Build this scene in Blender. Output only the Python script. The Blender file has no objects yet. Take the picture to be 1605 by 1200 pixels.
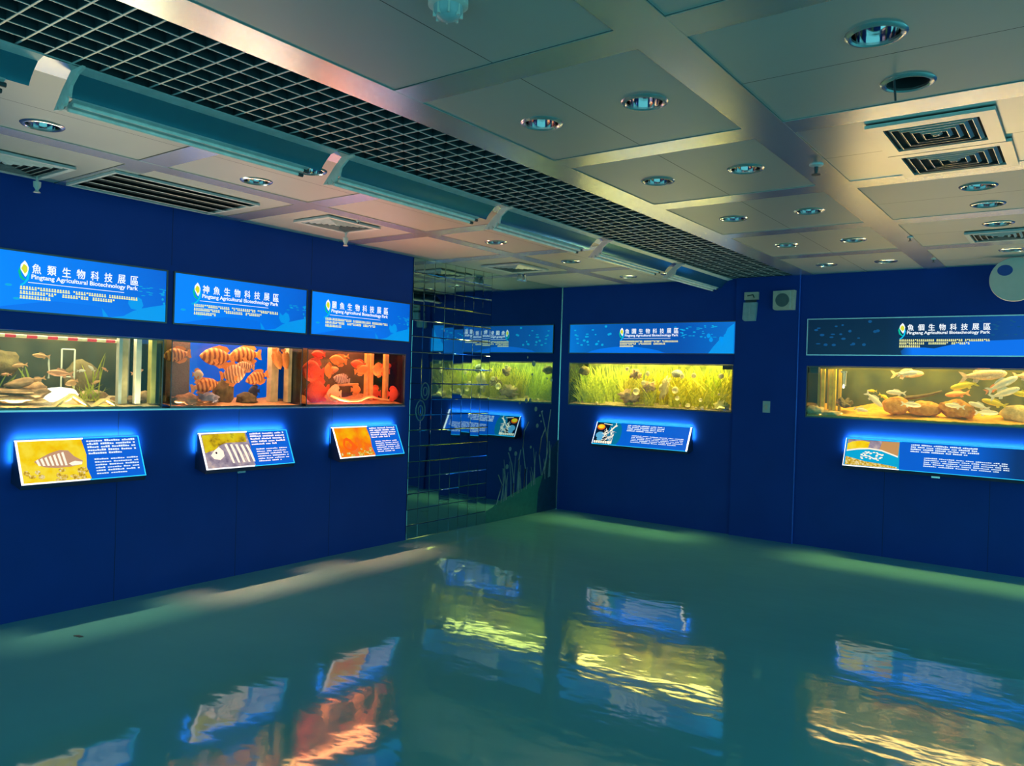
import bpy, bmesh, math, random
from mathutils import Vector, Matrix, noise

C = bpy.context.scene.collection
SC = bpy.context.scene
R = math.radians
H = 2.754                                   # ceiling height

# ------------------------------------------------------------------ camera
cam_d = bpy.data.cameras.new('camera')
cam = bpy.data.objects.new('camera', cam_d)
C.objects.link(cam)
SC.camera = cam
cam_d.sensor_fit = 'HORIZONTAL'
cam_d.sensor_width = 36.0
cam_d.lens = 1226.9 / 1605 * 36.0
_yaw, _pit, _rol = 0.637698, -0.005163, 0.030695
fw = Vector((-math.sin(_yaw) * math.cos(_pit), math.cos(_yaw) * math.cos(_pit), math.sin(_pit)))
rt = Vector((math.cos(_yaw), math.sin(_yaw), 0))
up = rt.cross(fw)
r2 = rt * math.cos(_rol) + up * math.sin(_rol)
u2 = up * math.cos(_rol) - rt * math.sin(_rol)
m = Matrix(((r2.x, u2.x, -fw.x, 5.3306), (r2.y, u2.y, -fw.y, -8.1984), (r2.z, u2.z, -fw.z, 1.6), (0, 0, 0, 1)))
cam.matrix_world = m

# ------------------------------------------------------------------ world and exposure
W = bpy.data.worlds.new('world')
SC.world = W
W.use_nodes = True
bg = W.node_tree.nodes['Background']
bg.inputs[0].default_value = (0.15, 0.73, 0.80, 1)
bg.inputs[1].default_value = 1.6
SC.view_settings.view_transform = 'Standard'
SC.view_settings.look = 'None'
SC.view_settings.exposure = 0.0
SC.view_settings.gamma = 1.0
SC.view_settings.use_curve_mapping = False

# tank lamps and the unseen lights added to them: (wall, a0, a1, colour, power of the rear row, of the added ceiling light, colour and power of the added floor light)
TANK_LAMPS = {
    'shell':  ('L', -6.36, -5.19, (1.0, 0.80, 0.44), 11.0, 13.0, (1.0, 0.72, 0.42), 2.0),
    'discus': ('L', -5.13, -3.97, (1.0, 0.52, 0.26), 12.5, 13.5, (1.0, 0.24, 0.14), 10.0),
    'red':    ('L', -3.91, -2.74, (1.0, 0.28, 0.10), 14.0, 18.5, (1.0, 0.20, 0.11), 10.0),
    'plant':  ('B', 0.14, 2.20, (1.0, 0.85, 0.18), 32.0, 10.0, (1.0, 0.80, 0.22), 4.0),
    'carp':   ('B', 3.00, 5.43, (1.0, 0.64, 0.17), 24.0, 12.5, (1.0, 0.70, 0.18), 7.0),
}
def area(name, loc, rot, sx, sy, col, power, spread=180):
    l = bpy.data.lights.new(name, 'AREA')
    l.shape = 'RECTANGLE'; l.size = sx; l.size_y = sy
    l.color = col; l.energy = power; l.spread = R(spread)
    o = bpy.data.objects.new(name, l)
    C.objects.link(o)
    o.location = loc; o.rotation_euler = rot
    return o
for _k, (_w, _a, _b, _c, _p1, _p3, _c2, _p2) in TANK_LAMPS.items():
    _m, _l = (_a + _b) / 2, (_b - _a) * 0.92
    _c3 = tuple(c ** 0.85 for c in _c)
    if _w == 'L':
        area('tank_lamp', (-0.205, _m, 1.905), (0, 0, R(90)), _l, 0.29, _c, _p1)
        area('added_floor_light', (-0.034, _m, 1.79), (0, R(-13), 0), 0.012, _l, _c2, _p2, 24)  # unseen light added at the glass for the streak along the floor
        area('added_ceiling_light', (-0.045, _m, 1.345), (0, R(180 + 33), 0), 0.03, _l, _c3, _p3, 100)  # unseen upward light added to warm the ceiling
    else:
        area('tank_lamp', (_m, 0.205, 1.905), (0, 0, 0), _l, 0.29, _c, _p1)
        area('added_floor_light', (_m, 0.034, 1.79), (R(-17), 0, 0), _l, 0.012, _c2, _p2, 28)
        area('added_ceiling_light', (_m, 0.045, 1.345), (R(180 + 38), 0, 0), _l, 0.03, _c3, _p3, 104)

# ------------------------------------------------------------------ materials
def nt(name):
    ma = bpy.data.materials.new(name)
    ma.use_nodes = True
    t = ma.node_tree
    return ma, t, t.nodes['Principled BSDF']
def rgb(r, g, b):
    f = lambda c: (c / 255 / 12.92) if c <= 10 else ((c / 255 + 0.055) / 1.055) ** 2.4
    return (f(r), f(g), f(b))
def mat(name, col, rough=0.5, metal=0.0, var=0.12, scale=18.0, bump=0.0, bscale=60.0, spec=0.5, coat=0.0, col2=None):
    ma, t, p = nt(name)
    p.inputs['Roughness'].default_value = rough
    p.inputs['Metallic'].default_value = metal
    p.inputs['Specular IOR Level'].default_value = spec
    p.inputs['Coat Weight'].default_value = coat
    tc = t.nodes.new('ShaderNodeTexCoord')
    n = t.nodes.new('ShaderNodeTexNoise')
    n.inputs['Scale'].default_value = scale
    n.inputs['Detail'].default_value = 4
    t.links.new(tc.outputs['Object'], n.inputs['Vector'])
    cr = t.nodes.new('ShaderNodeValToRGB')
    a = [c * (1 - var) for c in col] if col2 is None else col
    b = [min(1, c * (1 + var)) for c in col] if col2 is None else col2
    cr.color_ramp.elements[0].position = 0.3
    cr.color_ramp.elements[1].position = 0.7
    cr.color_ramp.elements[0].color = (*a, 1)
    cr.color_ramp.elements[1].color = (*b, 1)
    t.links.new(n.outputs['Fac'], cr.inputs['Fac'])
    t.links.new(cr.outputs['Color'], p.inputs['Base Color'])
    if bump:
        n2 = t.nodes.new('ShaderNodeTexNoise')
        n2.inputs['Scale'].default_value = bscale
        t.links.new(tc.outputs['Object'], n2.inputs['Vector'])
        bp = t.nodes.new('ShaderNodeBump')
        bp.inputs['Strength'].default_value = bump
        bp.inputs['Distance'].default_value = 0.01
        t.links.new(n2.outputs['Fac'], bp.inputs['Height'])
        t.links.new(bp.outputs['Normal'], p.inputs['Normal'])
    return ma
def glow(name, col, strength=1.0, col2=None, axis='X', lo=0.0, hi=1.0, noise_scale=None, stops=None):
    """a backlit print or lamp: emits the colours of its own artwork"""
    ma, t, p = nt(name)
    p.inputs['Base Color'].default_value = (*[c * 0.25 for c in col], 1)
    p.inputs['Roughness'].default_value = 0.25
    p.inputs['Emission Color'].default_value = (*col, 1)
    p.inputs['Emission Strength'].default_value = strength
    if col2 is not None or stops:
        tc = t.nodes.new('ShaderNodeTexCoord')
        cr = t.nodes.new('ShaderNodeValToRGB')
        st = stops or [(0.0, col), (1.0, col2)]
        while len(cr.color_ramp.elements) < len(st):
            cr.color_ramp.elements.new(0.5)
        for e, (q, c) in zip(cr.color_ramp.elements, st):
            e.position = q; e.color = (*c, 1)
        if noise_scale:
            n = t.nodes.new('ShaderNodeTexNoise')
            n.inputs['Scale'].default_value = noise_scale
            n.inputs['Detail'].default_value = 5
            t.links.new(tc.outputs['Object'], n.inputs['Vector'])
            t.links.new(n.outputs['Fac'], cr.inputs['Fac'])
        else:
            sx = t.nodes.new('ShaderNodeSeparateXYZ')
            mr = t.nodes.new('ShaderNodeMapRange')
            mr.inputs['From Min'].default_value = lo
            mr.inputs['From Max'].default_value = hi
            t.links.new(tc.outputs['Object'], sx.inputs[0])
            t.links.new(sx.outputs[axis], mr.inputs['Value'])
            t.links.new(mr.outputs['Result'], cr.inputs['Fac'])
        t.links.new(cr.outputs['Color'], p.inputs['Emission Color'])
    return ma
def striped(name, a, b, scale, rough=0.4, dist=1.5):
    """crosswise bands along a fish's own length"""
    ma, t, p = nt(name)
    p.inputs['Roughness'].default_value = rough
    tc = t.nodes.new('ShaderNodeTexCoord')
    w = t.nodes.new('ShaderNodeTexWave')
    w.bands_direction = 'X'
    w.inputs['Scale'].default_value = scale
    w.inputs['Distortion'].default_value = dist
    w.inputs['Detail Scale'].default_value = 3
    t.links.new(tc.outputs['Object'], w.inputs['Vector'])
    cr = t.nodes.new('ShaderNodeValToRGB')
    cr.color_ramp.elements[0].position = 0.35; cr.color_ramp.elements[0].color = (*b, 1)
    cr.color_ramp.elements[1].position = 0.6; cr.color_ramp.elements[1].color = (*a, 1)
    t.links.new(w.outputs['Fac'], cr.inputs['Fac'])
    t.links.new(cr.outputs['Color'], p.inputs['Base Color'])
    return ma
def pane(name, tint, gloss=0.06):
    ma = bpy.data.materials.new(name)
    ma.use_nodes = True
    t = ma.node_tree
    t.nodes.clear()
    o = t.nodes.new('ShaderNodeOutputMaterial')
    tr = t.nodes.new('ShaderNodeBsdfTransparent')
    tr.inputs[0].default_value = (*tint, 1)
    g = t.nodes.new('ShaderNodeBsdfGlossy')
    g.inputs['Roughness'].default_value = 0.03
    lw = t.nodes.new('ShaderNodeFresnel')
    lw.inputs['IOR'].default_value = 1.25
    mu = t.nodes.new('ShaderNodeMath'); mu.operation = 'MINIMUM'
    mu.inputs[1].default_value = gloss * 3
    mx = t.nodes.new('ShaderNodeMixShader')
    t.links.new(lw.outputs[0], mu.inputs[0])
    t.links.new(mu.outputs[0], mx.inputs[0])
    t.links.new(tr.outputs[0], mx.inputs[1])
    t.links.new(g.outputs[0], mx.inputs[2])
    t.links.new(mx.outputs[0], o.inputs[0])
    return ma

M = {}
M['navy'] = mat('navy_paint', (0.003, 0.040, 0.27), 0.7, spec=0.2, var=0.05, scale=3, bump=0.03, bscale=90)
M['joint'] = mat('joint_dark', (0.002, 0.010, 0.06), 0.8, var=0.05)  # darker navy of the wall panel joints
M['panel'] = mat('ceiling_panel', (0.34, 0.345, 0.325), 0.42, metal=0.2, var=0.03, scale=2)
M['satin'] = mat('satin_strip', (0.62, 0.62, 0.60), 0.27, metal=0.85, var=0.04, scale=3)
M['satinp'] = mat('satin_panel', (0.56, 0.55, 0.52), 0.30, metal=0.75, var=0.04, scale=3)
M['black'] = mat('void_black', (0.006, 0.010, 0.014), 0.9)
M['dark'] = mat('dark_metal', (0.03, 0.04, 0.05), 0.5)
M['blade'] = mat('grid_blade', (0.02, 0.035, 0.045), 0.5)
M['bladeedge'] = mat('grid_blade_edge', (0.50, 0.48, 0.46), 0.4, metal=0.2)
M['chrome'] = mat('chrome', (0.72, 0.73, 0.74), 0.06, metal=1.0, var=0.02)
M['ring'] = mat('ring_metal', (0.60, 0.62, 0.62), 0.22, metal=0.9, var=0.03)
M['silver'] = mat('silver_frame', (0.62, 0.64, 0.66), 0.25, metal=0.9, var=0.05)
M['grey'] = mat('grey_enamel', (0.42, 0.45, 0.45), 0.45)
M['lightgrey'] = mat('pale_enamel', (0.62, 0.56, 0.51), 0.45)
M['reflector'] = mat('blue_tinted_reflector', (0.10, 0.33, 0.45), 0.22, metal=0.8, var=0.04)
M['tube'] = mat('lamp_tube_glass', (0.85, 0.79, 0.72), 0.2)
M['plastic'] = mat('ivory_plastic', (0.60, 0.46, 0.36), 0.45)
M['mesh'] = mat('speaker_mesh', (0.12, 0.14, 0.15), 0.7, bump=0.5, bscale=400)
M['greyp'] = mat('grey_plastic', (0.34, 0.40, 0.42), 0.4)
M['disc'] = mat('disc_grey', (0.66, 0.52, 0.45), 0.55, var=0.03)
M['pupil'] = mat('pupil_blue', (0.008, 0.055, 0.30), 0.5, var=0.05)
M['body'] = mat('console_shell', (0.010, 0.025, 0.08), 0.4)
M['glass'] = pane('tank_glass', (0.97, 0.985, 0.95))
M['glassg'] = pane('tank_side_glass', (0.80, 0.90, 0.78))
M['water'] = pane('tank_water', (0.965, 0.985, 0.955), 0.04)
M['rim'] = mat('tank_rim', (0.10, 0.11, 0.12), 0.3, metal=0.6)
M['sand'] = mat('sand', (0.62, 0.48, 0.28), 0.85, var=0.25, scale=60, bump=0.5, bscale=150)
M['sand_red'] = mat('coral_sand', (0.62, 0.34, 0.16), 0.85, var=0.3, scale=60, bump=0.5, bscale=150)
M['sand_dim'] = mat('dim_coral_sand', (0.42, 0.22, 0.10), 0.85, var=0.3, scale=60, bump=0.5, bscale=150)
M['sand_gold'] = mat('golden_sand', (0.85, 0.50, 0.07), 0.8, var=0.2, scale=25, bump=0.4, bscale=90)
M['gravel'] = mat('gravel', (0.55, 0.42, 0.28), 0.85, scale=90, bump=0.8, bscale=120, col2=(0.10, 0.07, 0.05))
M['mirror'] = mat('mirror_silver', (0.42, 0.62, 0.62), 0.015, metal=1.0, var=0.02)
M['tile'] = mat('mirror_tile_silver', (0.36, 0.56, 0.58), 0.03, metal=1.0, var=0.05, scale=5)
M['film'] = mat('teal_film', (0.02, 0.14, 0.13), 0.25, var=0.1)
M['filmblue'] = mat('navy_film', (0.008, 0.04, 0.10), 0.25)
M['etch'] = mat('etched_white', (0.10, 0.19, 0.24), 0.5)
M['ring_etch'] = mat('etched_ring', (0.05, 0.15, 0.20), 0.4)

# floor: glossy teal resin with a faint swell
ma, t, p = nt('teal_resin_floor')
tc = t.nodes.new('ShaderNodeTexCoord')
n1 = t.nodes.new('ShaderNodeTexNoise'); n1.inputs['Scale'].default_value = 0.8; n1.inputs['Detail'].default_value = 3
t.links.new(tc.outputs['Object'], n1.inputs['Vector'])
cr = t.nodes.new('ShaderNodeValToRGB')
cr.color_ramp.elements[0].position = 0.3; cr.color_ramp.elements[0].color = (0.095, 0.36, 0.38, 1)
cr.color_ramp.elements[1].position = 0.7; cr.color_ramp.elements[1].color = (0.115, 0.42, 0.43, 1)
t.links.new(n1.outputs['Fac'], cr.inputs['Fac'])
t.links.new(cr.outputs['Color'], p.inputs['Base Color'])
p.inputs['Roughness'].default_value = 0.06
p.inputs['IOR'].default_value = 2.0
mp = t.nodes.new('ShaderNodeMapping'); mp.inputs['Rotation'].default_value = (0, 0, R(-36)); mp.inputs['Scale'].default_value = (1.0, 1.8, 1.0)
t.links.new(tc.outputs['Object'], mp.inputs['Vector'])
n2 = t.nodes.new('ShaderNodeTexNoise'); n2.inputs['Scale'].default_value = 3.2; n2.inputs['Detail'].default_value = 2.5
t.links.new(mp.outputs[0], n2.inputs['Vector'])
bp = t.nodes.new('ShaderNodeBump'); bp.inputs['Strength'].default_value = 0.13; bp.inputs['Distance'].default_value = 0.02
t.links.new(n2.outputs['Fac'], bp.inputs['Height'])
t.links.new(bp.outputs['Normal'], p.inputs['Normal'])
M['floor'] = ma

# ------------------------------------------------------------------ mesh helpers
class MB:
    def __init__(s):
        s.v = []; s.f = []
    def add(s, vs, fs):
        k = len(s.v)
        s.v += [tuple(v) for v in vs]
        s.f += [tuple(i + k for i in f) for f in fs]
        return s
    def box(s, x0, x1, y0, y1, z0, z1, mt=None):
        vs = [Vector((x, y, z)) for z in (z0, z1) for y in (y0, y1) for x in (x0, x1)]
        if mt is not None: vs = [mt @ v for v in vs]
        return s.add(vs, [(0, 2, 3, 1), (4, 5, 7, 6), (0, 1, 5, 4), (2, 6, 7, 3), (0, 4, 6, 2), (1, 3, 7, 5)])
    def poly(s, pts):
        return s.add(pts, [tuple(range(len(pts)))])
    def prism(s, pts, d):
        """polygon pts (3-D) extruded by vector d"""
        n = len(pts); d = Vector(d)
        vs = [Vector(q) for q in pts] + [Vector(q) + d for q in pts]
        return s.add(vs, [tuple(range(n))[::-1], tuple(range(n, 2 * n))] + [(i, (i + 1) % n, n + (i + 1) % n, n + i) for i in range(n)])
    def tube(s, pts, r, n=8, r1=None):
        pts = [Vector(q) for q in pts]
        rings = []
        for i, q in enumerate(pts):
            d = (pts[min(i + 1, len(pts) - 1)] - pts[max(i - 1, 0)]).normalized()
            a = d.cross(Vector((0, 0, 1)))
            if a.length < 1e-3: a = d.cross(Vector((1, 0, 0)))
            a.normalize(); b = d.cross(a)
            rr = r if r1 is None else r + (r1 - r) * i / (len(pts) - 1)
            rings.append([q + (a * math.cos(2 * math.pi * k / n) + b * math.sin(2 * math.pi * k / n)) * rr for k in range(n)])
        vs = [v for g in rings for v in g]
        fs = [(i * n + k, i * n + (k + 1) % n, (i + 1) * n + (k + 1) % n, (i + 1) * n + k) for i in range(len(pts) - 1) for k in range(n)]
        fs += [tuple(range(n))[::-1], tuple(range((len(pts) - 1) * n, len(pts) * n))]
        return s.add(vs, fs)
    def lathe(s, prof, c=(0, 0, 0), n=32, mt=None):
        c = Vector(c)
        vs = []
        for r, z in prof:
            for k in range(n):
                a = 2 * math.pi * k / n
                v = Vector((r * math.cos(a), r * math.sin(a), z))
                vs.append((mt @ v if mt is not None else v) + c)
        return s.add(vs, [(i * n + k, i * n + (k + 1) % n, (i + 1) * n + (k + 1) % n, (i + 1) * n + k) for i in range(len(prof) - 1) for k in range(n)])
    def build(s, name, ma, parent=None, smooth=False, loc=None):
        me = bpy.data.meshes.new(name)
        me.from_pydata(s.v, [], s.f)
        me.validate()
        bm = bmesh.new(); bm.from_mesh(me)
        bmesh.ops.recalc_face_normals(bm, faces=bm.faces)
        bm.to_mesh(me); bm.free()
        if smooth:
            me.shade_smooth()
            try: me.set_sharp_from_angle(angle=R(40))
            except Exception: pass
        me.materials.append(ma)
        o = bpy.data.objects.new(name, me)
        C.objects.link(o)
        if parent: o.parent = parent
        if loc: o.location = loc
        return o
def tag(o, label=None, cat=None, group=None, kind=None):
    if label: o['label'] = label
    if cat: o['category'] = cat
    if group: o['group'] = group
    if kind: o['kind'] = kind
    return o
def thing(name, label, cat, loc=(0, 0, 0), rz=0.0, group=None):
    o = bpy.data.objects.new(name, None)
    o.empty_display_size = 0.1
    C.objects.link(o)
    o.location = loc; o.rotation_euler = (0, 0, rz)
    return tag(o, label, cat, group)
def struct(o): return tag(o, kind='structure')

_glyphs = {}
def glyph(txt, bold=0.0):
    """outline of a run of text as (verts, faces, width, ymin, ymax)"""
    k = (txt, bold)
    if k not in _glyphs:
        cu = bpy.data.curves.new('lettering', 'FONT')
        cu.body = txt; cu.offset = bold; cu.resolution_u = 3
        o = bpy.data.objects.new('lettering', cu)
        C.objects.link(o)
        me = bpy.data.meshes.new_from_object(o.evaluated_get(bpy.context.evaluated_depsgraph_get()))
        vs = [v.co.copy() for v in me.vertices]; fs = [tuple(q.vertices) for q in me.polygons]
        bpy.data.objects.remove(o); bpy.data.curves.remove(cu); bpy.data.meshes.remove(me)
        _glyphs[k] = (vs, fs)
    return _glyphs[k]
def letter(mb, txt, x0, x1, z0, z1, y, bold=0.0, fit=True):
    vs, fs = glyph(txt, bold)
    ax = min(v.x for v in vs); bx = max(v.x for v in vs); ay = min(v.y for v in vs); by = max(v.y for v in vs)
    mb.add([(x0 + (v.x - ax) / (bx - ax) * (x1 - x0), y, z0 + (v.y - ay) / (by - ay) * (z1 - z0)) for v in vs], fs)
def marks(mb, x0, z0, h, runs, y, cw, rnd, gap=0.25):
    """a line of tiny characters too small to read: runs = lengths, negative for a blank"""
    x = x0
    for n in runs:
        if n < 0: x += -n * cw; continue
        for _ in range(n):
            w = cw * (1 - gap)
            q = rnd.random()
            mb.poly([(x, y, z0), (x + w, y, z0), (x + w, y, z0 + h * 0.42), (x, y, z0 + h * 0.42)]) if q < 0.9 else None
            mb.poly([(x + w * 0.1, y, z0 + h * 0.52), (x + w * (0.7 + 0.3 * q), y, z0 + h * 0.52), (x + w * (0.7 + 0.3 * q), y, z0 + h), (x + w * 0.1, y, z0 + h)])
            x += cw
def blob(cx, cz, rx, rz, y, n=16, wob=0.0, rnd=random):
    return [(cx + rx * (1 + wob * rnd.uniform(-1, 1)) * math.cos(2 * math.pi * k / n), y, cz + rz * (1 + wob * rnd.uniform(-1, 1)) * math.sin(2 * math.pi * k / n)) for k in range(n)]
def rect_hole(mb, x0, x1, y0, y1, cx, cy, r, z, n=32):
    angs = [2 * math.pi * k / n for k in range(n)] + [math.atan2(y - cy, x - cx) % (2 * math.pi) for x in (x0, x1) for y in (y0, y1)]
    angs = sorted(set(round(a, 6) for a in angs))
    inn, out = [], []
    for a in angs:
        c, s = math.cos(a), math.sin(a)
        tt = min(((x1 - cx) / c if c > 1e-9 else (x0 - cx) / c if c < -1e-9 else 1e9), ((y1 - cy) / s if s > 1e-9 else (y0 - cy) / s if s < -1e-9 else 1e9))
        inn.append((cx + r * c, cy + r * s, z)); out.append((cx + tt * c, cy + tt * s, z))
    k = len(angs)
    mb.add(inn + out, [(i, (i + 1) % k, k + (i + 1) % k, k + i) for i in range(k)])

# ------------------------------------------------------------------ room shell
XE, YN = 8.0, -10.6
struct(MB().box(-1.0, XE, YN, 1.0, -0.1, 0.0).build('floor', M['floor']))
OY0, OY1, OZ0, OZ1 = -6.42, -2.735, 1.313, 1.808        # left viewing window
w = MB()
T = 0.05
w.box(-T, 0, YN, 0.0, 0, OZ0); w.box(-T, 0, YN, 0.0, OZ1, H); w.box(-T, 0, YN, OY0, OZ0, OZ1); w.box(-T, 0, OY1, 0.0, OZ0, OZ1)
wl = struct(w.build('wall_left', M['navy']))
j = MB()
for y in (-5.15, -3.90): j.box(0, 0.0006, y - 0.0018, y + 0.0018, 2.34, H)
for y in (-5.50, -4.56, -3.63): j.box(0, 0.0006, y - 0.0018, y + 0.0018, 0, 1.29)
j.build('panel_joint', M['joint'], wl)
w = MB()
AX0, AX1, BX0, BX1 = 0.125, 2.215, 2.985, 5.44
AZ0, AZ1 = 1.303, 1.827
w.box(-T, XE, 0, T, 0, AZ0); w.box(-T, XE, 0, T, AZ1, H)
w.box(-T, AX0, 0, T, AZ0, AZ1); w.box(AX1, BX0, 0, T, AZ0, AZ1); w.box(BX1, XE, 0, T, AZ0, AZ1)
wb = struct(w.build('wall_back', M['navy']))
j = MB()
for x in (3.75, 4.62): j.box(x - 0.0018, x + 0.0018, -0.0006, 0, 0, 0.83)
j.build('panel_joint', M['joint'], wb)
struct(MB().box(2.235, 2.905, -0.028, 0.0, 0.0, H).build('trim_1', M['navy']))
struct(MB().tube([(2.904, -0.027, 0.0), (2.904, -0.027, H)], 0.006, 8).build('edge_highlight', mat('painted_edge_highlight', (0.01, 0.09, 0.55), 0.3), None, True))  # light caught on the pillar edge, painted as a brighter blue bead
struct(MB().box(0.0, 0.014, -0.014, 0.0, 0.0, H).build('trim_2', M['silver']))
# dark service space behind the tanks and above the ceiling
w = MB()
w.box(-1.02, -1.0, YN, 1.02, 0, H + 0.45); w.box(-1.0, XE, 1.0, 1.02, 0, H + 0.45)
struct(w.build('wall_service', M['black']))
w = MB()
w.box(-1.02, XE, YN, 1.02, H + 0.45, H + 0.47)
struct(w.build('ceiling_void', M['black']))
w = MB()
w.box(-1.0, 0.0, YN, 1.0, H, H + 0.01); w.box(0, XE, 0.0, 1.0, H, H + 0.01)
w.box(XE, XE + 0.02, YN, 1.02, H, H + 0.45); w.box(-1.0, XE, YN - 0.02, YN, H, H + 0.45)
struct(w.build('wall_plenum', M['black']))

# ------------------------------------------------------------------ ceiling
CR = 0.078                                       # downlight hole radius
cs = [-1.19 - 1.17 * k for k in range(9)]        # centre lines of the cross strips
edges = [0.0] + [v for c in cs for v in (c + 0.085, c - 0.085)] + [YN]
cells = [(edges[2 * k + 1], edges[2 * k]) for k in range(len(edges) // 2)]      # (y0, y1) from the back wall towards the viewer
holes_mid, holes_left, holes_right = [], [], []
for k, (y0, y1) in enumerate(cells[:5]):
    yc = -0.61 if k == 0 else (y0 + y1) / 2 - 0.02
    holes_mid += [(3.31, yc, k), (3.82, yc, k)]
holes_left = [(1.24, -0.61, 0), (1.73, -0.61, 0), (1.25, -1.80, 1), (1.24, -2.97, 2), (1.72, -2.97, 2), (1.22, -5.32, 4), (1.71, -5.31, 4), (1.23, -6.53, 5), (1.69, -6.52, 5)]
holes_right = [(4.79, -0.82, 0), (4.79, -2.00, 1), (4.79, -2.66, 2), (4.79, -3.16, 2), (4.745, -4.98, 4), (4.735, -5.47, 4)]
cp = MB(); cps = MB()
G = 0.0016
def panel(mb, x0, x1, y0, y1, holes):
    x0 += G; x1 -= G; y0 += G; y1 -= G
    for hx, hy, _ in holes:
        if x0 < hx < x1 and y0 < hy < y1:
            rect_hole(mb, x0, x1, y0, y1, hx, hy, CR, H)
            return
    mb.poly([(x0, y0, H), (x1, y0, H), (x1, y1, H), (x0, y1, H)])
for k, (y0, y1) in enumerate(cells):
    panel(cp, 0.0, 0.90, y0, y1, [])
    for a, b in ((1.035, 1.48), (1.48, 1.98)): panel(cp, a, b, y0, y1, holes_left)
    for a, b in ((3.03, 3.535), (3.535, 4.04)): panel(cp, a, b, y0, y1, holes_mid)
    tgt = cps if k == 3 else cp
    ym = (y0 + y1) / 2 if k else y1 - 0.45
    if k == 1: ym = -1.80
    panel(tgt, 4.22, 5.30, y0, ym, holes_right); panel(tgt, 4.22, 5.30, ym, y1, holes_right)
    panel(cp, 5.48, 6.6, y0, y1, []); panel(cp, 6.6, XE, y0, y1, [])
ce = struct(cp.build('ceiling', M['panel']))
struct(cps.build('ceiling_satin_bay', M['satinp']))
st = MB()
for x0, x1 in ((0.90, 1.035), (1.98, 2.16), (2.84, 3.03), (4.04, 4.22), (5.30, 5.48)):
    st.box(x0, x1, YN, 0, H - 0.005, H + 0.012)
for c in cs:
    for x0, x1 in ((0, 0.90), (1.035, 1.98), (3.03, 4.04), (4.22, 5.30), (5.48, XE)):
        st.box(x0, x1, c - 0.083, c + 0.083, H - 0.004, H + 0.012)
struct(st.build('trim_3', M['satin']))
# egg-crate grille
g = MB(); ge = MB()
nx, ny = 7, 106
for i in range(nx + 1):
    x = 2.838 - 0.0968 * i
    g.box(x - 0.0018, x + 0.0018, YN, -0.002, H + 0.0035, H + 0.060)
    ge.box(x - 0.0022, x + 0.0022, YN, -0.002, H + 0.0002, H + 0.0032)
for i in range(ny):
    y = -0.01 - 0.1 * i
    g.box(2.162, 2.838, y - 0.0018, y + 0.0018, H + 0.0035, H + 0.059)
    ge.box(2.162, 2.838, y - 0.0032, y + 0.0032, H, H + 0.003)
gr = tag(g.build('egg_crate_grille', M['blade']), 'long dark egg-crate grille of square cells running along the ceiling', 'ceiling grille')
ge.build('blade_edge', M['bladeedge'], gr)

# downlights
def downlight(loc, label, group, broken=False):
    o = thing('downlight', label, 'ceiling light', loc, 0, group)
    MB().lathe([(0.074, 0.004), (0.074, -0.004), (0.080, -0.009), (0.090, -0.0075), (0.097, -0.001), (0.097, 0.0)]).build('trim_ring', M['ring'], o, True)
    if not broken:
        MB().lathe([(0.0745, 0.003), (0.074, 0.03), (0.070, 0.06), (0.058, 0.085), (0.040, 0.10)]).build('reflector_cup', M['chrome'], o, True)
        MB().lathe([(0.040, 0.10), (0.030, 0.085), (0.018, 0.075), (0.0005, 0.072)], n=20).build('lamp', M['dark'], o, True)
    else:
        MB().lathe([(0.0745, 0.003), (0.0745, 0.10), (0.0005, 0.10)]).build('empty_can', M['black'], o, True)
        MB().tube([(-0.05, -0.055, 0.05), (-0.035, -0.065, 0.0), (-0.03, -0.068, -0.05), (-0.027, -0.068, -0.085)], 0.004, 6).build('hanging_wire', M['dark'], o, True)
    return o
nth = ['nearest the back wall', 'second from the back wall', 'third from the back wall', 'fourth from the back wall', 'fifth from the back wall', 'sixth from the back wall']
def row(holes, what, grp):
    hs = sorted(holes, key=lambda h: -h[1])
    for i, (x, y, _) in enumerate(hs):
        downlight((x, y, H), 'chrome downlight %s, %s' % (what, nth[i]), grp)
row([h for h in holes_mid if h[0] < 3.5], 'in the row just past the egg-crate grille', 'recessed downlights')
row([h for h in holes_mid if h[0] > 3.5], 'beside the wide metal strip between ceiling bays', 'recessed downlights')
row([h for h in holes_left if h[0] < 1.5], 'in the row closer to the left tanks', 'recessed downlights')
row([h for h in holes_left if h[0] > 1.5], 'tucked beside the hanging fluorescent fixtures', 'recessed downlights')
for i, (x, y, _) in enumerate(sorted(holes_right, key=lambda h: -h[1])):
    lab = ['chrome downlight above the grey eye disc', 'chrome downlight beside the far flat air vent', 'chrome downlight in yellow-lit bay, farther of a close pair', 'chrome downlight in yellow-lit bay, just beyond the twin air vents',
           'broken downlight with empty can and a dangling wire', 'largest chrome downlight near the top edge, dark panel around it'][i]
    downlight((x, y, H), lab, 'recessed downlights', i == 4)

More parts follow.
